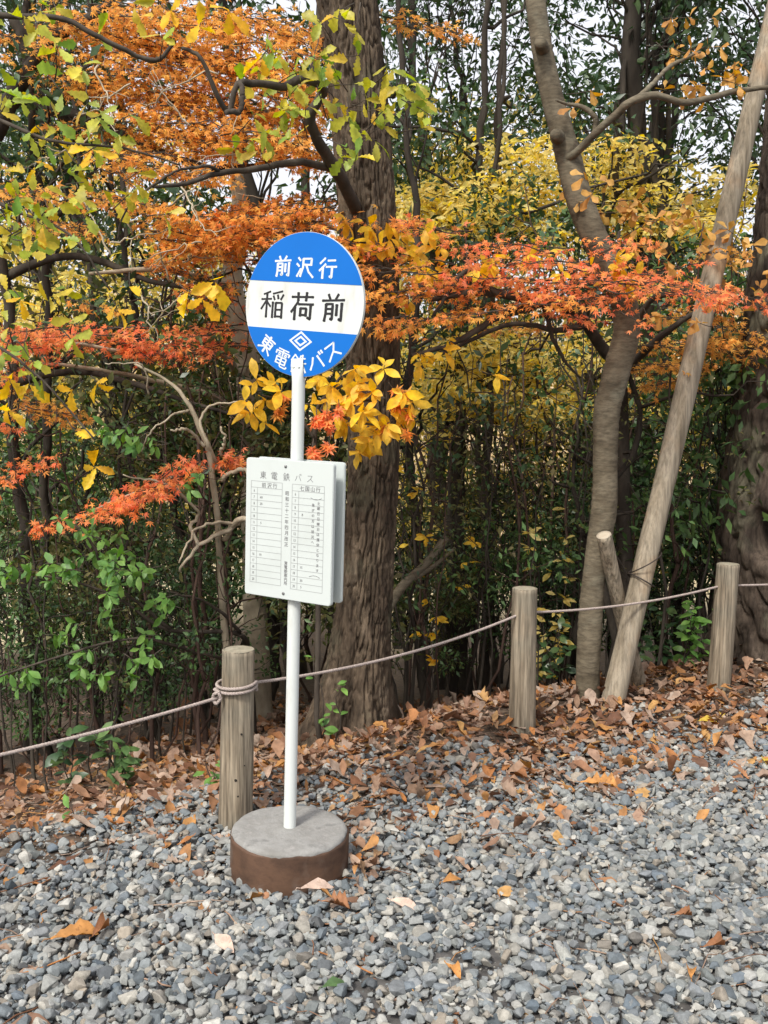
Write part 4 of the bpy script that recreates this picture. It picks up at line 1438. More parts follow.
# ---------------- the red maple whose tiers run across behind the sign
r = np.random.default_rng(102)
loc = base_at(262, 6.9)
T2 = Tree('maple_tree', 'red orange maple with level tiers of leaves to the left of the blue disc', 'tree', loc)
tb = Buf()
pts, rad = px_path([(262, 740, 6.9, 26), (255, 600, 6.9, 24), (252, 470, 6.9, 24), (250, 400, 6.9, 25), (246, 350, 6.9, 24), (232, 280, 6.9, 20), (240, 210, 6.8, 15), (228, 120, 6.7, 11)], 70)
pts[0] = loc - [0, 0, .2]
tube(tb, pts, rad, 14, lambda p, a, rr, c: rr * .25 * (fbm(p * 8, 2, 7) - .5))
for rows in ([(246, 350, 6.9, 12), (236, 372, 6.7, 9), (215, 350, 6.4, 7), (150, 352, 6.0, 5), (60, 340, 5.7, 3)], [(250, 430, 6.9, 9), (214, 395, 6.5, 6), (130, 375, 6.1, 5), (40, 362, 5.8, 3)], [(235, 290, 6.85, 12), (200, 275, 6.4, 8), (160, 262, 6.1, 6), (90, 270, 5.9, 3)], [(240, 230, 6.8, 11), (290, 222, 6.3, 8), (345, 232, 5.7, 4)], [(252, 470, 6.9, 8), (205, 470, 6.3, 6), (165, 478, 5.7, 4), (70, 515, 5.2, 2)]):
    p_, r_ = px_path(rows, 30)
    tube(tb, p_ + np.cumsum(r.normal(0, .006, p_.shape), 0) * .6, r_, 8)
for k in range(22):                                  # fine bare twigs straying through the gaps
    x0_, y0_ = r.uniform(90, 245), r.uniform(60, 300)
    a_ = r.uniform(0, 6.28); L_ = r.uniform(35, 90); Y_ = r.uniform(5.0, 5.8)
    q_ = wander(r, P(x0_, y0_, Y_), P(x0_ + L_ * math.cos(a_), y0_ + L_ * math.sin(a_) * .8, Y_ + r.uniform(-.3, .3)), 14, .09)
    tube(tb, q_, np.linspace(.0055, .0014, 14), 5)
    for e_ in range(3):
        i_ = int(r.integers(3, 12))
        tube(tb, wander(r, q_[i_], q_[i_] + rvec(r, 1)[0] * r.uniform(.08, .2), 6, .08), np.linspace(.0028, .001, 6), 4)
T2.part('trunk', tb, M_pale)
fl, ft, fo = Buf(), Buf(), Buf()
for (x0, y0, x1, y1, Y, h, n) in (
        (340, 205, 215, 212, 5.8, 12, 7), (330, 225, 180, 228, 5.9, 14, 8), (260, 255, 150, 258, 5.9, 12, 5), (240, 280, 170, 282, 6.0, 9, 3), (250, 240, 330, 226, 5.6, 10, 3)):
    spray_px(fo, ft, r, x0, y0, x1, y1, Y, h * 1.3, n, .054, T_mapl, dens=.68)
for (x0, y0, x1, y1, Y, h, n) in ((245, 340, 130, 342, 5.8, 11, 7), (150, 338, 25, 336, 5.7, 11, 7), (70, 332, -20, 330, 5.6, 10, 4), (230, 318, 170, 324, 6.0, 6, 2), (240, 300, 205, 310, 6.1, 9, 2), (40, 345, -15, 352, 5.6, 8, 2), (60, 355, -5, 372, 5.8, 10, 2)):
    spray_px(fl, ft, r, x0, y0, x1, y1, Y, h * 1.35, n, .052, T_mapl, dens=.68)
spray(fl, ft, r, P(200, 462, 5.3), P(70, 522, 5.1), .12, .052, T_mapl, dens=1.0, rad=.003)
spray(fl, ft, r, P(196, 465, 5.3), P(110, 512, 5.0), .16, .052, T_mapl, dens=1.0, rad=.003)
spray(fl, ft, r, P(190, 474, 5.25), P(125, 500, 5.0), .18, .052, T_mapl, dens=1.0, rad=.003)
spray(fl, ft, r, P(198, 458, 5.35), P(120, 500, 5.1), .14, .052, T_mapl, dens=1.0, rad=.003)
for (x0, y0, x1, y1) in ((55, 458, 20, 468), (20, 468, -15, 490), (66, 524, 35, 528), (240, 455, 226, 462), (20, 430, -10, 425)):
    spray(fl, ft, r, P(x0, y0, 5.5), P(x1, y1, 5.4), .06, .055, T_mapl, dens=.9, rad=.003)
T2.part('crown', fl, M_red, label='red maple leaves in flat tiers', also=(ft, M_twig))
T2.part('crown', fo, M_orange, label='orange maple leaves in flat tiers')

# ---------------- the red maple at the right, tiers from the disc to the leaning pole
r = np.random.default_rng(103)
loc = base_at(612, 6.6)
T3 = Tree('maple_tree', 'coral red maple whose long tier of leaves runs from the disc to the leaning pole', 'tree', loc)
tb = Buf()
pts, rad = px_path([(640, 720, 6.6, 18), (625, 560, 6.6, 16), (622, 440, 6.5, 15), (618, 372, 6.2, 14), (600, 345, 5.9, 12), (575, 312, 5.65, 11), (530, 300, 5.5, 9), (480, 292, 5.4, 8), (430, 300, 5.35, 4)], 80)
pts[0] = loc - [0, 0, .2]
tube(tb, pts, rad, 12)
for rows in ([(540, 303, 5.55, 9), (500, 312, 5.5, 7), (455, 338, 5.5, 6), (410, 352, 5.4, 4)], [(585, 325, 5.7, 8), (560, 330, 5.6, 6), (510, 325, 5.6, 5), (440, 355, 5.6, 4), (400, 385, 5.6, 3)], [(500, 295, 5.4, 7), (465, 270, 5.35, 5), (430, 315, 5.3, 3)], [(620, 380, 6.3, 9), (660, 340, 6.0, 7), (720, 300, 5.8, 3)], [(618, 372, 6.2, 8), (650, 300, 5.8, 6), (690, 290, 5.6, 3)], [(545, 305, 5.55, 5), (560, 345, 5.6, 4), (580, 375, 5.7, 2)]):
    p_, r_ = px_path(rows, 30)
    tube(tb, p_ + np.cumsum(r.normal(0, .006, p_.shape), 0) * .6, r_, 8)
T3.part('trunk', tb, M_twig)
fl, ft, fo, fr = Buf(), Buf(), Buf(), Buf()
for (x0, y0, x1, y1, Y, h, n) in (
        (470, 232, 400, 218, 5.5, 5, 3), (560, 250, 450, 236, 5.4, 6, 4), (600, 268, 480, 258, 5.4, 6, 6), (560, 284, 430, 274, 5.3, 6, 5), (660, 282, 560, 272, 5.4, 5, 5), (640, 296, 530, 290, 5.4, 5, 5), (620, 290, 735, 284, 5.3, 5, 6), (660, 284, 745, 296, 5.3, 5, 3), (600, 252, 650, 238, 5.5, 4, 2), (560, 250, 600, 240, 5.6, 4, 2), (600, 312, 655, 326, 5.4, 3, 2), (540, 308, 590, 322, 5.5, 4, 2), (700, 292, 715, 304, 5.3, 4, 1), (380, 262, 350, 250, 5.2, 8, 2), (690, 262, 640, 268, 5.5, 4, 2), (715, 296, 775, 306, 5.6, 5, 2)):
    spray_px(fl, ft, r, x0, y0, x1, y1, Y, h * 1.5, max(1, int(n * .8)), .052, T_mapl, dens=.6)
for (x0, y0, x1, y1, Y, h, n) in (
        (480, 292, 380, 292, 5.3, 7, 6), (560, 302, 440, 306, 5.4, 5, 4), (450, 318, 390, 330, 5.4, 6, 3), (440, 272, 330, 268, 5.15, 9, 6), (400, 250, 325, 238, 5.15, 9, 5), (400, 300, 345, 302, 5.15, 7, 3), (440, 228, 345, 216, 5.2, 7, 4), (400, 312, 360, 318, 5.15, 5, 2)):
    spray_px(fo, ft, r, x0, y0, x1, y1, Y, h * 1.3, max(1, int(n * .8)), .052, T_mapl, dens=.6)
for (x0, y0, x1, y1, Y, h, n) in ((640, 345, 730, 335, 6.2, 6, 5), (620, 368, 700, 360, 6.3, 5, 4), (690, 345, 760, 340, 6.2, 5, 3), (690, 255, 740, 252, 6.2, 8, 3), (650, 318, 720, 315, 6.3, 6, 3), (700, 376, 640, 384, 6.3, 4, 2), (480, 330, 540, 322, 6.2, 5, 2), (710, 330, 772, 338, 6.0, 6, 3), (700, 350, 770, 362, 6.1, 5, 2)):
    spray_px(fr, ft, r, x0, y0, x1, y1, Y, h, n, .052, T_mapl, dens=.66)
for k in range(9):
    whorl(fl, ft, r, P(r.uniform(308, 342), r.uniform(405, 458), 4.68), [0, -.4, -.5], 9, .072, T_mapl)
for k in range(7):
    whorl(fo, ft, r, P(r.uniform(385, 412), r.uniform(372, 440), 4.85), [.3, -.4, -.4], 7, .075, T_mapl)
for k in range(4):
    whorl(fo, ft, r, P(r.uniform(270, 290), r.uniform(395, 425), 4.9), [.3, -.4, -.4], 6, .07, T_mapl)
fy, fty = Buf(), Buf()
for (cx, cy, rx, ry, n) in ((395, 250, 42, 24, 16), (375, 232, 32, 16, 8), (350, 245, 20, 15, 4), (470, 262, 30, 10, 4), (540, 262, 30, 8, 3), (440, 262, 26, 12, 5), (590, 268, 30, 8, 5), (620, 282, 30, 6, 4), (410, 300, 30, 10, 3), (490, 380, 8, 8, 1), (425, 365, 12, 10, 3), (445, 345, 10, 10, 2)):
    for k in range(n):
        whorl(fy, fty, r, P(cx + rx * r.uniform(-1, 1), cy + ry * r.uniform(-1, 1), 5.3 + r.uniform(-.2, .3)), [r.normal(.2, .6), -.5, r.normal(0, .3)], int(r.integers(3, 6)), .095, T_oval, stem=.1)
T3.part('crown', fy, M_yellow, label='golden yellow oval leaves mixed into the coral tier', also=(fty, M_twig))
T3.part('crown', fl, M_red, label='coral red maple leaves in flat tiers', also=(ft, M_twig))
T3.part('crown', fo, M_orange, label='orange maple leaves in flat tiers')
T3.part('crown', fr, M_rust, label='rusty maple leaves lower and farther back')

# small red leaves in front of the oak beside the sign pole
# ---------------- yellow leaved sapling behind the sign
r = np.random.default_rng(104)
loc = base_at(322, 5.05)
T4 = Tree('yellow_leaf_sapling', 'sapling with large golden yellow leaves between the sign and the oak trunk', 'sapling', loc)
tb, fl, fr, ft = Buf(), Buf(), Buf(), Buf()
pts, rad = px_path([(316, 740, 5.05, 6), (318, 600, 5.05, 5.5), (314, 480, 5.05, 5), (316, 420, 5.0, 5), (324, 398, 4.95, 4), (345, 384, 4.9, 3)], 30)
pts[0] = loc - [0, 0, .1]
tube(tb, pts, rad, 8)
for rows in ([(316, 425, 5.0, 4), (345, 405, 4.85, 3), (385, 398, 4.8, 2)], [(315, 440, 5.0, 4), (290, 405, 4.95, 3), (262, 395, 4.9, 2)], [(316, 420, 5, 4), (335, 385, 4.9, 3), (350, 366, 4.85, 2)], [(322, 400, 4.95, 4), (350, 420, 4.8, 3), (375, 425, 4.75, 2)]):
    p_, r_ = px_path(rows, 14); tube(tb, p_, r_, 6)
for (x, y, n) in ((345, 395, 7), (365, 415, 7), (385, 420, 6), (358, 435, 6), (398, 405, 6), (330, 385, 6), (350, 372, 6), (318, 380, 5), (372, 390, 7), (392, 432, 5), (408, 418, 4), (335, 410, 6), (258, 385, 5), (268, 400, 5), (252, 412, 5), (285, 392, 4), (262, 425, 3), (310, 400, 4), (345, 425, 5), (380, 372, 5), (355, 400, 6), (378, 430, 5), (340, 378, 5), (362, 382, 5), (400, 392, 4), (366, 440, 5), (328, 398, 5), (415, 405, 4), (355, 450, 4), (322, 372, 4), (398, 420, 5), (275, 388, 4), (248, 400, 4)):
    whorl(fl, ft, r, P(x + r.normal(0, 3), y + r.normal(0, 3), 4.85 + r.uniform(-.12, .12)), [r.normal(.1, .4), -.6, r.normal(0, .3)], n, .102, T_oval)
T4.part('stem', tb, M_twig); T4.part('crown', fl, M_yellow, also=(ft, M_twig))

# ---------------- overhanging oak with yellow-green leaves, upper left
r = np.random.default_rng(105)
loc = base_at(-330, 4.6)
T5 = Tree('overhanging_oak', 'oak whose near branches of big green and yellow leaves hang into the top left', 'tree', loc)
tb, fl, fy, ft = Buf(), Buf(), Buf(), Buf()
pts, rad = px_path([(-330, 900, 4.6, 70), (-325, 600, 4.6, 62), (-335, 300, 4.6, 56), (-320, 40, 4.6, 46), (-290, -150, 4.6, 34)], 60)
pts[0] = loc - [0, 0, .2]
tube(tb, pts, rad, 20, lambda p, a, rr, c: rr * .15 * (fbm(p * 9, 3, 5) - .5))
T5.part('trunk', tb, M_oak)
for rows in ([(-325, 60, 4.6, 26), (-200, 20, 4.4, 15), (-80, 6, 4.2, 9), (0, 14, 4.1, 6), (60, 16, 4.1, 5), (95, 35, 4.1, 5), (125, 50, 4.15, 5), (155, 60, 4.2, 4.5), (175, 42, 4.2, 3)], [(-325, 160, 4.6, 22), (-180, 150, 4.4, 12), (-60, 180, 4.2, 6), (20, 215, 4.1, 3.5), (70, 235, 4.05, 2.5), (110, 290, 4.0, 1.8)], [(-328, 280, 4.6, 18), (-160, 290, 4.3, 10), (-40, 330, 4.1, 4), (30, 370, 4.0, 2.5), (95, 440, 4.0, 1.6)], [(-200, 20, 4.4, 10), (-60, 90, 4.2, 5), (40, 140, 4.1, 3.5), (120, 150, 4.1, 2.5), (180, 165, 4.1, 1.5)]):
    limb_px(rows, M_twig, T5.root, 'limb', 40, 9, .03, r)
for (cx, cy, rx, ry, n) in ((35, 40, 50, 40, 9), (30, 85, 40, 35, 8), (50, 150, 50, 35, 10), (110, 140, 45, 35, 9), (25, 200, 40, 40, 11), (60, 225, 40, 30, 6), (12, 270, 25, 50, 9), (90, 20, 60, 20, 3), (20, 350, 25, 30, 4), (130, 30, 60, 18, 2), (140, 200, 40, 25, 3), (55, 300, 30, 25, 2), (75, 335, 22, 18, 2), (10, 330, 18, 30, 3), (45, 240, 40, 30, 4), (100, 170, 60, 30, 4)):
    for k in range(n):
        px_, py_ = cx + rx * r.uniform(-1, 1), cy + ry * r.uniform(-1, 1)
        whorl(fl, ft, r, P(px_, py_, 4.1 + r.uniform(-.25, .35)), [r.uniform(.1, .9), -.5, r.normal(-.1, .4)], int(r.integers(2, 4)), .092, T_oakl, stem=.14)
for (px_, py_, n) in ((95, 468, 4), (118, 311, 3), (70, 390, 2), (98, 385, 3), (30, 385, 2), (10, 380, 3), (8, 412, 3), (205, 300, 3), (190, 292, 3), (215, 282, 3), (130, 290, 1), (75, 432, 1), (20, 300, 3), (35, 165, 2), (90, 150, 3), (230, 12, 3), (200, 25, 3), (260, 60, 3), (170, 10, 3)):
    whorl(fy, ft, r, P(px_, py_, 4.1 + r.uniform(-.2, .2)), [r.uniform(-.2, .5), -.6, r.normal(-.3, .2)], n, .108, T_oakl, stem=.12)
T5.part('crown', fl, M_ygreen, label='big lobed leaves turning from green to yellow', also=(ft, M_twig))
T5.part('crown', fy, M_yellow, label='big clear yellow leaves')
# leaves of the thick oak itself, hanging before its trunk
fl, ft = Buf(), Buf()
for (cx, cy, rx, ry, n) in ((265, 110, 35, 30, 11), (300, 60, 35, 25, 8), (340, 45, 22, 20, 5), (385, 90, 30, 28, 10), (420, 85, 22, 16, 5), (365, 145, 25, 25, 6), (340, 110, 20, 25, 3), (345, 20, 30, 14, 4), (400, 120, 30, 20, 4), (250, 140, 22, 16, 4), (250, 75, 14, 10, 3), (305, 90, 20, 14, 3)):
    for k in range(n):
        whorl(fl, ft, r, P(cx + rx * r.uniform(-1, 1), cy + ry * r.uniform(-1, 1), 4.55 + r.uniform(-.2, .2)), [r.uniform(-.3, .9), -.5, r.normal(0, .4)], int(r.integers(2, 4)), .096, T_oakl, stem=.16)
fl.build('crown', M_ygreen, oak, True, np.array(oak.location), (ft, M_twig))
# tan and golden twigs on the smooth tree
fl, ft = Buf(), Buf()
for (cx, cy, rx, ry, n) in ((710, 70, 38, 24, 14), (680, 90, 24, 12, 5), (610, 205, 38, 12, 10), (660, 215, 34, 14, 9), (700, 230, 34, 16, 8), (640, 250, 44, 12, 8), (750, 255, 25, 20, 8), (745, 300, 22, 14, 4), (690, 310, 40, 16, 4), (580, 100, 15, 12, 2), (700, 20, 30, 15, 3), (590, 180, 30, 14, 3)):
    for k in range(n):
        whorl(fl, ft, r, P(cx + rx * r.uniform(-1, 1), cy + ry * r.uniform(-1, 1), 5.5 + r.uniform(-.25, .4)), [r.normal(0, .7), -.4, r.normal(0, .3)], int(r.integers(3, 6)), .078, T_obov, stem=.15)
fl.build('crown', M_tan, curv, True, np.array(curv.location), (ft, M_twig))
# ------------------------------------------------------------------ the wood behind
ANCH = [(-1e9, 'far left of the rope fence'), (60, 'under the red tier at left'), (200, 'between the left post and the oak'), (400, 'between the oak and the middle post'), (540, 'behind the smooth curved tree'), (660, 'between leaning pole and massive trunk'), (768, 'beyond the right border')]


def where(px):
    w_ = ANCH[0][1]
    for a_, t_ in ANCH:
        if px >= a_: w_ = t_
    return w_


def crown_cloud(r, clumps, n, size, tpls, up=.55, flat=.7):
    bb = Buf()
    for (c, rad) in clumps:
        m_ = int(n * r.uniform(.6, 1.4))
        p = ball(r, m_, c, np.array([rad, rad, rad * flat]))
        d = rvec(r, m_) * .8 + unit(p - c) * .6; d[:, 2] -= .2
        leaves(bb, r, p, d, np.array([0, 0, up]) + rvec(r, m_) * .8, size * r.uniform(.6, 1.25, m_), tpls)
    return bb


def wood_tree(name, label, cat, loc, h, rb, c0, spread_, nclump, nleaf, size, tpls, mbark, mleaf, r, group=None, crad=(.35, .65), lean=.05, link_=True):
    root = thing(name, label, cat, loc, group)
    tb = Buf()
    top = np.array([r.normal(0, lean) * h, r.normal(0, lean) * h, h])
    n = 40
    pts = wander(r, [0, 0, -.3], top, n, .022)
    rad = rb * (1 - np.linspace(0, 1, n) ** 1.4 * .85)
    tube(tb, pts, rad, 12, lambda p, a, rr, c: rr * .25 * (fbm(p * np.array([7, 7, 2.5]), 2, 3) - .5))
    cl = []
    for k in range(nclump):
        t = c0 + (1 - c0) * r.random() ** .85
        a_ = r.uniform(0, 2 * math.pi); reach = spread_ * r.uniform(.25, 1) * (1.1 - .55 * (t - c0) / max(1 - c0, .01))
        i0 = int(t * .85 * (n - 1)); s = pts[i0]
        e = np.array([s[0] + reach * math.cos(a_), s[1] + reach * math.sin(a_), t * h + r.uniform(-.1, .35)])
        cl.append((e, r.uniform(*crad)))
        br = wander(r, s, e, 9, .07); br[:, 2] += .12 * reach * np.sin(np.linspace(0, math.pi, 9))
        tube(tb, br, np.linspace(max(rad[i0] * .22, .005), .003, 9), 6)
        for q in range(3):
            e2 = e + rvec(r, 1)[0] * r.uniform(.2, .5)
            tube(tb, wander(r, br[5 + q], e2, 5, .1), np.linspace(.005, .0018, 5), 4)
    tb.build('trunk', mbark, root)
    crown_cloud(r, cl, nleaf, size, tpls).build('crown', mleaf, root)
    return root


def copies(proto, spots, names=None):
    """spots: (x, y, z, rot, scale, label)"""
    for k, (x, y, z, a_, s, lab) in enumerate(spots):
        o_ = proto if k == 0 else copy_tree(proto)
        o_.location = (x, y, z); o_.rotation_euler = (0, 0, a_); o_.scale = (s, s, s)
        o_['label'] = lab


r = np.random.default_rng(201)
# tall evergreens (several forms), crowns reaching over the top of the picture
tall = [
    (470, 8.6, 'tall dark evergreen with dark trunk right behind the oak, to its right'),
    (640, 8.8, 'tall evergreen with straight green mossy trunk behind the smooth tree limb'),
    (722, 8.4, 'tall evergreen with ridged trunk between the limb and the leaning pole top'),
    (560, 10.5, 'tall evergreen standing farther back in the gap below the smooth tree bend'),
    (440, 9.4, 'tall slim evergreen whose forked stem shows right of the oak at disc height'),
    (690, 12.0, 'tall evergreen farther back, behind the pair of straight trunks at the right'),
    (300, 9.5, 'tall evergreen with dark stem hidden by orange maple above the disc'),
    (150, 9.0, 'tall evergreen at the back above the red maple tier left of the disc'),
    (20, 9.2, 'tall evergreen in the dark corner behind the left end of the rope'),
    (-120, 10.0, 'tall evergreen just beyond the left border of the photo'),
    (840, 10.0, 'tall evergreen behind the massive hollow trunk'),
    (600, 14.5, 'tall evergreen deep in the wood, behind the smooth tree'),
    (400, 13.5, 'tall evergreen deep in the wood, behind the oak'),
    (80, 14.0, 'tall evergreen deep in the wood at the left'),
]
proto = [wood_tree('evergreen_tree', 'x', 'tree', (0, 0, 0), 7.6, .10, .44, 1.5, 30, 150, .085, T_ever, M_dark, M_evg, r, 'tall evergreens in the wood', (.25, .5)) for _ in range(3)]
used = [0, 0, 0]
for k, (px, Y, lab) in enumerate(tall):
    q = k % 3
    o_ = proto[q] if not used[q] else copy_tree(proto[q])
    used[q] += 1
    p = base_at(px, Y)
    o_.location = p; o_.rotation_euler = (0, 0, r.uniform(0, 6.28)); s = r.uniform(.9, 1.15); o_.scale = (s, s, s * r.uniform(.95, 1.1))
    o_['label'] = lab

# pale yellow trees, lit through from behind
yel = [(500, 9.6, 'pale yellow tree glowing behind the coral maple tier'), (430, 12.0, 'pale yellow tree seen beyond the right edge of the oak'), (590, 12.5, 'pale yellow tree farther back behind the bend of the smooth tree'), (200, 12.5, 'pale yellow tree far behind the red tier left of the disc'), (715, 13.0, 'pale yellow tree far behind the leaning pole'), (60, 12.0, 'pale yellow tree far behind at the left border')]
py_ = [wood_tree('yellow_tree', 'x', 'tree', (0, 0, 0), 5.4, .05, .24, 1.6, 34, 190, .09, T_ever, M_twig, M_palef, r, 'pale yellow trees in the wood', (.3, .55)) for _ in range(2)]
used = [0, 0]
for k, (px, Y, lab) in enumerate(yel):
    q = k % 2
    o_ = py_[q] if not used[q] else copy_tree(py_[q])
    used[q] += 1
    o_.location = base_at(px, Y); o_.rotation_euler = (0, 0, r.uniform(0, 6.28)); o_['label'] = lab
    s = r.uniform(.9, 1.15); o_.scale = (s, s, s)

# understory evergreen shrubs
ps = []
for k in range(5):
    ps.append(wood_tree('evergreen_shrub', 'x', 'shrub', (0, 0, 0), 2.1, .02, .30, .8, 18, 84, .075, T_ever, M_dark, (M_evg, M_mid, M_mid, M_olive, M_evg)[k], r, 'shrubs in the dim understory', (.22, .42), .08))
used = [0] * 5
spots = []
for k in range(32):
    px = -120 + (k * 197.3) % 1050 + r.uniform(-25, 25)
    Y = 6.4 + 4.6 * ((k * .618) % 1) ** 1.2
    spots.append((px, Y))
for k, (px, Y) in enumerate(spots):
    q = k % 5
    o_ = ps[q] if not used[q] else copy_tree(ps[q])
    used[q] += 1
    o_.location = base_at(px, Y); o_.rotation_euler = (0, 0, r.uniform(0, 6.28))
    s = r.uniform(.8, 1.35); o_.scale = (s, s, s * r.uniform(.85, 1.15))
    tone = ('dark green', 'mid green', 'mid green', 'olive green', 'dark green')[q]
    depth = 'front' if Y < 8 else 'middle' if Y < 10.5 else 'back'
    o_['label'] = f'{tone} shrub in the {depth} rank, {where(px)}'

# thin bare stems of the thicket
pst = []
for k in range(6):
    root = thing('thicket_stem', 'x', 'sapling', (0, 0, 0), 'thin stems of the thicket')
    tb = Buf(); h = r.uniform(2.2, 3.4); n = 16
    rb = (.011, .015, .008, .02, .012, .03)[k]
    pts = wander(r, [0, 0, -.2], [r.normal(0, .25), r.normal(0, .2), h], n, .06)
    tube(tb, pts, np.linspace(rb, rb * .3, n), 7)
    cl = []
    for q in range(9):
        i0 = r.integers(4, n - 1)
        e = pts[i0] + np.array([r.normal(0, .3), r.normal(0, .3), r.uniform(.1, .5)])
        tube(tb, wander(r, pts[i0], e, 7, .1), np.linspace(rb * .4, .0016, 7), 5)
        cl.append((e, .16))
    tb.build('trunk', (M_redstem, M_dark, M_dark)[k % 3], root)
    crown_cloud(r, cl, 16, .06, T_ever).build('crown', (M_evg, M_olive, M_mid)[k % 3], root)
    pst.append(root)
used = [0] * 6
for k in range(90):
    q = k % 6
    px = -60 + (k * 83.7) % 880 + r.uniform(-12, 12)
    Y = 6.1 + 4.5 * ((k * .618 + .2) % 1)
    if px < 260: Y = max(Y - .5, 5.6)
    o_ = pst[q] if not used[q] else copy_tree(pst[q])
    used[q] += 1
    o_.location = base_at(px, Y); o_.rotation_euler = (0, 0, r.uniform(0, 6.28)); s = r.uniform(.75, 1.25); o_.scale = (s, s, s)
    tone = ('reddish brown', 'dark', 'dark')[q % 3]
    o_['label'] = f'{"near" if Y < 7.6 else "deeper"} thin {tone} thicket stem {where(px)}'

# thicker dark trunks seen low between the oak and the smooth tree, and at the left
mids = [(428, 7.2, 15, 'dark trunk close to the right side of the oak'), (452, 8.0, 17, 'leaning dark trunk just right of the pair by the oak'), (475, 7.6, 9, 'slim reddish trunk rising left of the middle post'), (560, 9.0, 16, 'dark trunk in the gap left of the smooth tree'), (578, 8.2, 14, 'slim dark trunk almost touching the smooth tree at its left'), (28, 6.4, 18, 'brown trunk rising behind the left end of the rope'), (8, 6.8, 15, 'brown trunk at the left border behind the rope'), (205, 7.4, 12, 'dark trunk left of the timetable board'), (262, 7.8, 18, 'dark trunk seen just below the timetable board'), (690, 8.2, 14, 'dark trunk between the leaning pole and the massive trunk'), (620, 9.4, 14, 'dark trunk behind the foot of the leaning pole'), (125, 8.4, 12, 'dark trunk behind the pale green leafy shrub')]
for (px, Y, wpx, lab) in mids:
    root = thing('forest_tree', lab, 'tree', base_at(px, Y), 'dark trunks in the wood')
    tb = Buf(); h = r.uniform(5, 7); n = 40
    pts = wander(r, [0, 0, -.3], [r.normal(0, .35), r.normal(0, .3), h], n, .022)
    tube(tb, pts, PX(wpx, Y) / 2 * .8 * (1 - .6 * np.linspace(0, 1, n)), 14, lambda p, a, rr, c: rr * .3 * (fbm(p * np.array([9, 9, 3]), 2, 3) - .5))
    cl = []
    for q in range(9):
        i0 = r.integers(n // 3, n - 1); e = pts[i0] + np.array([r.normal(0, .7), r.normal(0, .6), r.uniform(.2, .9)])
        tube(tb, wander(r, pts[i0], e, 10, .1), np.linspace(.016, .003, 10), 6); cl.append((e, r.uniform(.25, .45)))
    tb.build('trunk', M_dark, root)
    crown_cloud(r, cl, 60, .08, T_ever).build('crown', M_evg, root)

# ---------------- golden boughs seen at particular heights, each tree with its crown in open layers
M_gold = leaf_mat('luminous_yellow_leaf', [(.84, .66, .16), (.86, .74, .28), (.80, .58, .12), (.84, .76, .36), (.74, .62, .16)], .6, .5, .3)
for (px, Y, lab, boxes) in (
        (492, 8.0, 'bright lemon yellow tree between oak and smooth tree, above and below the coral tier', [(450, 215, 45, 18, 12), (480, 180, 40, 18, 11), (420, 205, 30, 18, 7), (500, 220, 45, 20, 12), (530, 170, 35, 25, 9), (500, 150, 50, 12, 4), (470, 340, 55, 18, 18), (520, 365, 50, 25, 16), (440, 375, 45, 25, 12), (500, 400, 45, 20, 12), (560, 350, 30, 18, 6), (555, 390, 30, 25, 6), (540, 425, 40, 14, 5), (430, 420, 30, 18, 4), (590, 350, 30, 30, 4)]),
        (660, 8.6, 'straw yellow tree between the smooth tree and the massive trunk, behind the leaning pole', [(620, 165, 30, 20, 8), (660, 185, 45, 25, 11), (690, 215, 40, 20, 8), (740, 180, 30, 30, 7), (640, 225, 40, 15, 8), (700, 290, 50, 14, 6), (610, 200, 30, 30, 6), (660, 400, 35, 25, 5), (700, 420, 30, 30, 6), (710, 480, 25, 30, 4), (680, 330, 40, 16, 4)]),
        (110, 8.6, 'straw yellow tree far back at the left, glimpsed between the two maple tiers', [(80, 290, 60, 16, 6), (150, 285, 50, 14, 5), (40, 310, 40, 10, 3), (110, 400, 60, 20, 6), (60, 440, 50, 20, 4), (180, 240, 40, 20, 4), (30, 160, 40, 30, 4), (170, 400, 50, 16, 5)])):
    loc = base_at(px, Y)
    T = Tree('yellow_tree', lab, 'tree', loc, 'pale yellow trees in the wood')
    tb, fl = Buf(), Buf()
    top = P(px + 8, -40, Y)
    tr = wander(r, loc - [0, 0, .3], top, 40, .02)
    tube(tb, tr, np.linspace(.05, .016, 40), 9)
    for (cx, cy, rx, ry, n) in boxes:
        for k in range(n):
            c = P(cx + rx * r.uniform(-1, 1), cy + ry * r.uniform(-1, 1), Y + r.uniform(-.7, .7))
            i0 = int(np.argmin(np.abs(tr[:, 2] - (c[2] - .25 * abs(c[0] - tr[0, 0])))))
            if k % 3 == 0: tube(tb, wander(r, tr[i0], c, 9, .06), np.linspace(.011, .002, 9), 5)
            m_ = 56
            p = ball(r, m_, c, np.array([.27, .27, .10]))
            d = rvec(r, m_) * [1, 1, .4] + [0, -.1, -.2]
            leaves(fl, r, p, d, np.array([0, -.45, .8]) + r.normal(0, .45, (m_, 3)), .085 * r.uniform(.6, 1.2, m_), T_ever)
    T.part('trunk', tb, M_twig); T.part('crown', fl, M_gold)

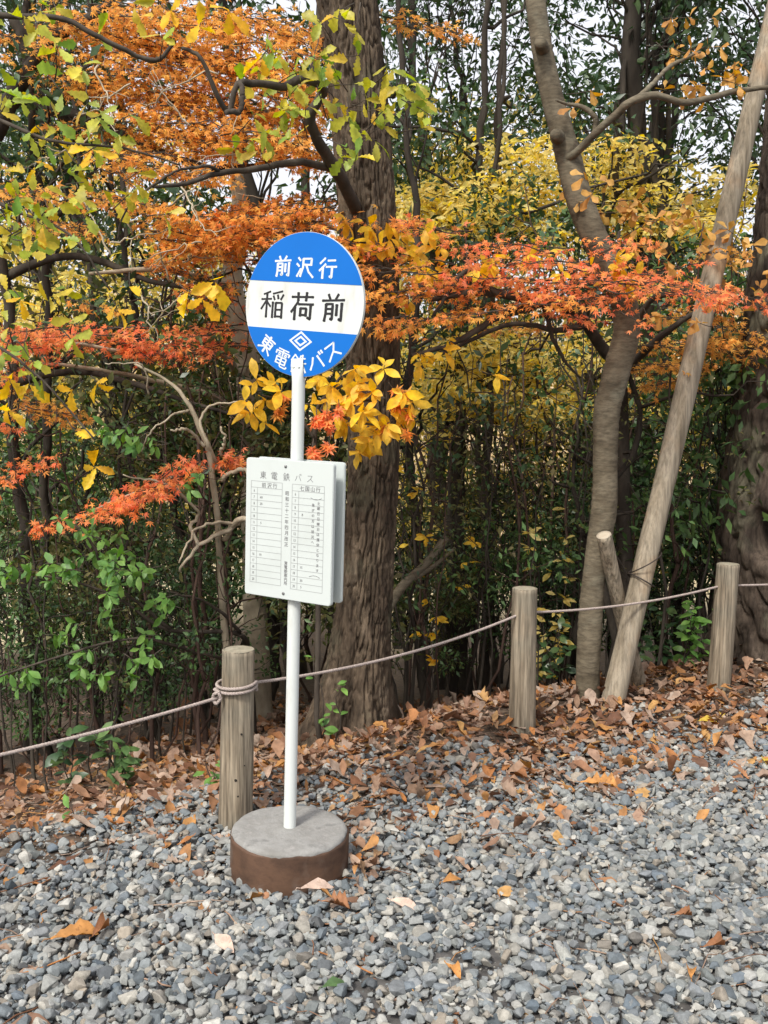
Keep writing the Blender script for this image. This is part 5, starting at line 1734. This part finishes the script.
# brush crowding the left end of the rope
for k in range(26):
    q = k % 5
    o_ = copy_tree(pst[q])
    px = -30 + k * 9.3 + r.uniform(-8, 8); Y = r.uniform(5.3, 6.3)
    o_.location = base_at(px, Y); o_.rotation_euler = (0, 0, r.uniform(0, 6.28)); s = r.uniform(.45, .8); o_.scale = (s, s, s)
    o_['label'] = f'thin {("reddish brown", "dark", "dark")[q % 3]} brush stem crowding the left end of the rope'
for k in range(7):
    q = k % 5
    o_ = copy_tree(ps[q]); px = -20 + k * 38 + r.uniform(-10, 10); Y = r.uniform(5.75, 6.4)
    o_.location = base_at(px, Y); o_.rotation_euler = (0, 0, r.uniform(0, 6.28)); s = r.uniform(.4, .6); o_.scale = (s, s, s)
    o_['label'] = f'low {("dark green", "mid green", "mid green", "olive green", "dark green")[q]} shrub just behind the left rope span'

for k in range(30):
    q = (k * 7) % 5
    o_ = copy_tree(pst[q])
    px = (395 if k < 20 else 620) + (k % 20) * (9.5 if k < 20 else 12) + r.uniform(-6, 6); Y = r.uniform(6.0, 7.4)
    o_.location = base_at(px, Y); o_.rotation_euler = (0, 0, r.uniform(0, 6.28)); s = r.uniform(.5, .95); o_.scale = (s, s, s * 1.1)
    o_['label'] = f'slim {("reddish brown", "dark", "dark")[q % 3]} stem in the front of the shade {"between oak and smooth tree" if k < 20 else "right of the smooth tree"}'
for k in range(8):
    q = (k * 3) % 5
    o_ = copy_tree(ps[q]); px = 415 + k * 36 + r.uniform(-10, 10); Y = r.uniform(6.9, 7.8)
    o_.location = base_at(px, Y); o_.rotation_euler = (0, 0, r.uniform(0, 6.28)); s = r.uniform(.45, .7); o_.scale = (s, s, s)
    o_['label'] = f'low {("dark green", "mid green", "mid green", "olive green", "dark green")[q]} shrub in the hollow behind the middle and right posts'

# ---------------- particular plants near the fence
r = np.random.default_rng(301)
loc = base_at(255, 6.0)
T6 = Tree('leafy_shrub', 'shrub with fresh light green leaves on long thin twigs at the left, above the rope', 'shrub', loc)
tb, fl, ft = Buf(), Buf(), Buf()
for rows in ([(255, 740, 6.0, 6), (250, 660, 5.9, 6), (240, 632, 5.7, 5), (170, 628, 5.4, 4), (110, 590, 5.2, 3), (40, 570, 5.1, 2)], [(250, 660, 5.9, 5), (200, 655, 5.5, 4), (140, 640, 5.2, 3), (70, 655, 5.0, 2.5), (0, 680, 4.9, 2)], [(170, 628, 5.4, 4), (112, 578, 5.2, 3), (95, 545, 5.1, 3), (80, 520, 5.1, 2)], [(240, 632, 5.7, 4), (205, 600, 5.4, 3), (165, 590, 5.2, 2)]):
    p_, r_ = px_path(rows, 30)
    tube(tb, p_ + np.cumsum(r.normal(0, .005, p_.shape), 0) * .5, r_, 7)
T6.part('stem', tb, M_twig)
for (cx, cy, rx, ry, n) in ((40, 570, 45, 14, 16), (95, 570, 40, 16, 14), (120, 585, 28, 16, 9), (80, 525, 22, 14, 7), (105, 545, 15, 12, 5), (70, 640, 14, 16, 5), (85, 665, 12, 12, 5), (20, 680, 22, 12, 5), (100, 680, 10, 8, 3), (150, 650, 16, 14, 5), (135, 668, 10, 12, 4), (110, 620, 8, 14, 3), (150, 445, 26, 16, 6), (118, 435, 20, 14, 5), (195, 485, 12, 10, 4), (160, 610, 20, 12, 4)):
    for k in range(n):
        p = P(cx + rx * r.uniform(-1, 1), cy + ry * r.uniform(-1, 1), 5.0 + r.uniform(-.2, .25))
        whorl(fl, ft, r, p, [r.normal(-.4, .6), -.4, r.normal(0, .3)], int(r.integers(3, 6)), .078, T_oval, stem=.08)
T6.part('crown', fl, M_light, also=(ft, M_twig))

# pale crooked bare branches left of the board
loc = base_at(232, 5.69)
T7 = Tree('bare_shrub', 'shrub of pale crooked nearly bare branches just left of the timetable board', 'shrub', loc)
tb = Buf()
for rows in ([(232, 745, 5.69, 12), (224, 600, 5.60, 11), (222, 540, 5.51, 10), (218, 470, 5.42, 10), (210, 440, 5.38, 9), (190, 405, 5.34, 7), (170, 385, 5.34, 5), (140, 372, 5.34, 4)], [(218, 462, 5.42, 8), (207, 438, 5.34, 6), (205, 410, 5.34, 4), (222, 402, 5.34, 3.5), (240, 400, 5.34, 2.5)], [(222, 480, 5.42, 7), (240, 470, 5.34, 7), (262, 492, 5.25, 5)], [(224, 540, 5.51, 9), (245, 522, 5.42, 9), (290, 518, 5.34, 6)], [(240, 523, 5.42, 9), (215, 538, 5.34, 8), (196, 545, 5.25, 6), (178, 562, 5.25, 4)], [(196, 543, 5.25, 6), (190, 525, 5.25, 6), (196, 512, 5.25, 5), (175, 492, 5.16, 5), (150, 482, 5.08, 3.5), (120, 475, 4.99, 2)], [(238, 523, 5.42, 6), (200, 530, 5.25, 4), (180, 560, 5.16, 3)], [(205, 445, 5.34, 6), (190, 430, 5.25, 5), (178, 434, 5.16, 3)], [(222, 455, 5.42, 5), (226, 440, 5.34, 4), (220, 425, 5.34, 3)], [(190, 410, 5.34, 5), (172, 418, 5.25, 3.5), (150, 440, 5.16, 2.5), (140, 455, 5.16, 2)], [(150, 395, 5.34, 3), (140, 365, 5.25, 2.5), (100, 360, 5.25, 2)]):
    p_, r_ = px_path(rows, 26)
    tube(tb, p_ + np.cumsum(r.normal(0, .008, p_.shape), 0) * .6, r_ * .62, 8, lambda p, a, rr, c: rr * .4 * (fbm(p * 22, 2, 3) - .5))
T7.part('stem', tb, M_pale)
fl = crown_cloud(r, [(P(px, py, 5.35), .12) for px, py in ((200, 430), (170, 395), (240, 470), (180, 560), (130, 370), (215, 350))], 8, .06, T_oval)
T7.part('crown', fl, M_olive)

# fallen branch leaning by the oak
loc = P(395, 600, 6.0)
T8 = Tree('broken_branch', 'bare grey broken branch slanting up beside the right side of the oak', 'branch', loc)
tb = Buf()
p_, r_ = px_path([(372, 640, 5.9, 10), (398, 592, 6.0, 10), (425, 565, 6.1, 9), (446, 538, 6.2, 8)], 24); tube(tb, p_, r_, 10)
p_, r_ = px_path([(412, 580, 6.05, 6), (434, 566, 6.1, 5), (455, 548, 6.2, 3)], 14); tube(tb, p_, r_, 7)
p_, r_ = px_path([(372, 640, 5.9, 9), (352, 690, 5.8, 10), (330, 745, 5.7, 10)], 14); tube(tb, p_, r_, 9)
T8.part('shaft', tb, M_smooth)


def small_plant(name, label, px, Y, hgt, n, size, tpls, mat, stems, r, spread_=.12, cat='plant', dz=0.0):
    loc = base_at(px, Y)
    T = Tree(name, label, cat, loc)
    tb, fl = Buf(), Buf()
    for s in range(stems):
        e = loc + np.array([r.normal(0, spread_), r.normal(-.05, spread_ * .7), hgt * r.uniform(.6, 1.05)])
        q = wander(r, loc - [0, 0, .05], e, 9, .08)
        tube(tb, q, np.linspace(.005, .0018, 9), 6)
        m_ = n // stems
        t_ = r.integers(3, 9, m_)
        d = rvec(r, m_) * [1, 1, .35] + [0, -.25, .15]
        leaves(fl, r, q[t_] + r.normal(0, .008, (m_, 3)), d, np.array([0, -.5, .9]) + r.normal(0, .35, (m_, 3)), size * r.uniform(.6, 1.15, m_), tpls)
    T.part('stem', tb, M_twig); T.part('crown', fl, mat)
    return T


small_plant('nandina_plant', 'bright green leafy plant on thin stems just left of the right post', 690, 6.15, .62, 60, .10, [tpl_strip(OVAL, .1, .5, r)] * 2, M_light, 4, r, .10)
small_plant('broadleaf_seedling', 'dark green plant with whorled glossy leaves under the rope at the left', 112, 4.9, .42, 46, .11, T_oval, M_mid, 4, r, .10)
small_plant('broadleaf_seedling', 'dark bluish green whorled seedling farther left under the rope', 58, 5.2, .36, 22, .11, T_oval, M_evg, 2, r, .12)
small_plant('leafy_seedling', 'small light green sprig against the foot of the oak, above the rope', 330, 4.95, .50, 16, .07, T_oval, M_light, 2, r, .05)
small_plant('leafy_seedling', 'low light green seedling close beside the left post', 208, 4.35, .16, 16, .06, T_oval, M_light, 3, r, .05)
small_plant('leafy_seedling', 'tiny sprout with two bright yellow green leaves at the gravel edge, far left', 66, 4.0, .14, 4, .10, T_oval, M_light, 1, r, .03)
small_plant('leafy_seedling', 'yellowish seedling behind the middle post', 545, 6.3, .8, 40, .07, T_oval, M_palef, 3, r, .15)
small_plant('leafy_seedling', 'pale yellow leaved sapling left of the smooth tree at post height', 555, 6.4, 1.35, 70, .085, T_oval, M_palef, 3, r, .22)
small_plant('yellow_seedling', 'thin sapling with golden leaves right of the oak at timetable height', 425, 6.2, 1.9, 60, .085, T_oval, M_yellow, 3, r, .2)
small_plant('broadleaf_seedling', 'dark green low plant behind the gap between middle post and smooth tree', 565, 6.2, .45, 60, .09, T_oval, M_evg, 5, r, .2)
small_plant('broadleaf_seedling', 'dark green low plant right of the leaning pole foot', 668, 6.3, .5, 60, .09, T_oval, M_evg, 5, r, .16)

# far-off wood on the slope beyond: reads as one pale mass
r = np.random.default_rng(401)
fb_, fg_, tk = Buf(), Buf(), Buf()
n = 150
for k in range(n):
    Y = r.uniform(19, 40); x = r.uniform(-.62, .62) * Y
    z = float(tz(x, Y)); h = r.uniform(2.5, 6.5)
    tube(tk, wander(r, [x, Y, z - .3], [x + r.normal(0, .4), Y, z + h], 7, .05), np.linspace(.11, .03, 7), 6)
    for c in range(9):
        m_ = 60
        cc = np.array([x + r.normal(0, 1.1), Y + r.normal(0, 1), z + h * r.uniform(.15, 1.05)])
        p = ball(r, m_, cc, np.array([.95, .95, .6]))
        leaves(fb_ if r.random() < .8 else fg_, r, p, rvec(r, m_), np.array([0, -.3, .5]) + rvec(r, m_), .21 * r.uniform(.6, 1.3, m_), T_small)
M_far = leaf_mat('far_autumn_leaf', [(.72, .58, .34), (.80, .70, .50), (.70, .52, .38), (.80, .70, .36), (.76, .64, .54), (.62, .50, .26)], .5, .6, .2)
fw = thing('distant_woodland', 'pale autumn woodland seen through gaps far behind the dark trees', 'woodland')
fw['kind'] = 'stuff'
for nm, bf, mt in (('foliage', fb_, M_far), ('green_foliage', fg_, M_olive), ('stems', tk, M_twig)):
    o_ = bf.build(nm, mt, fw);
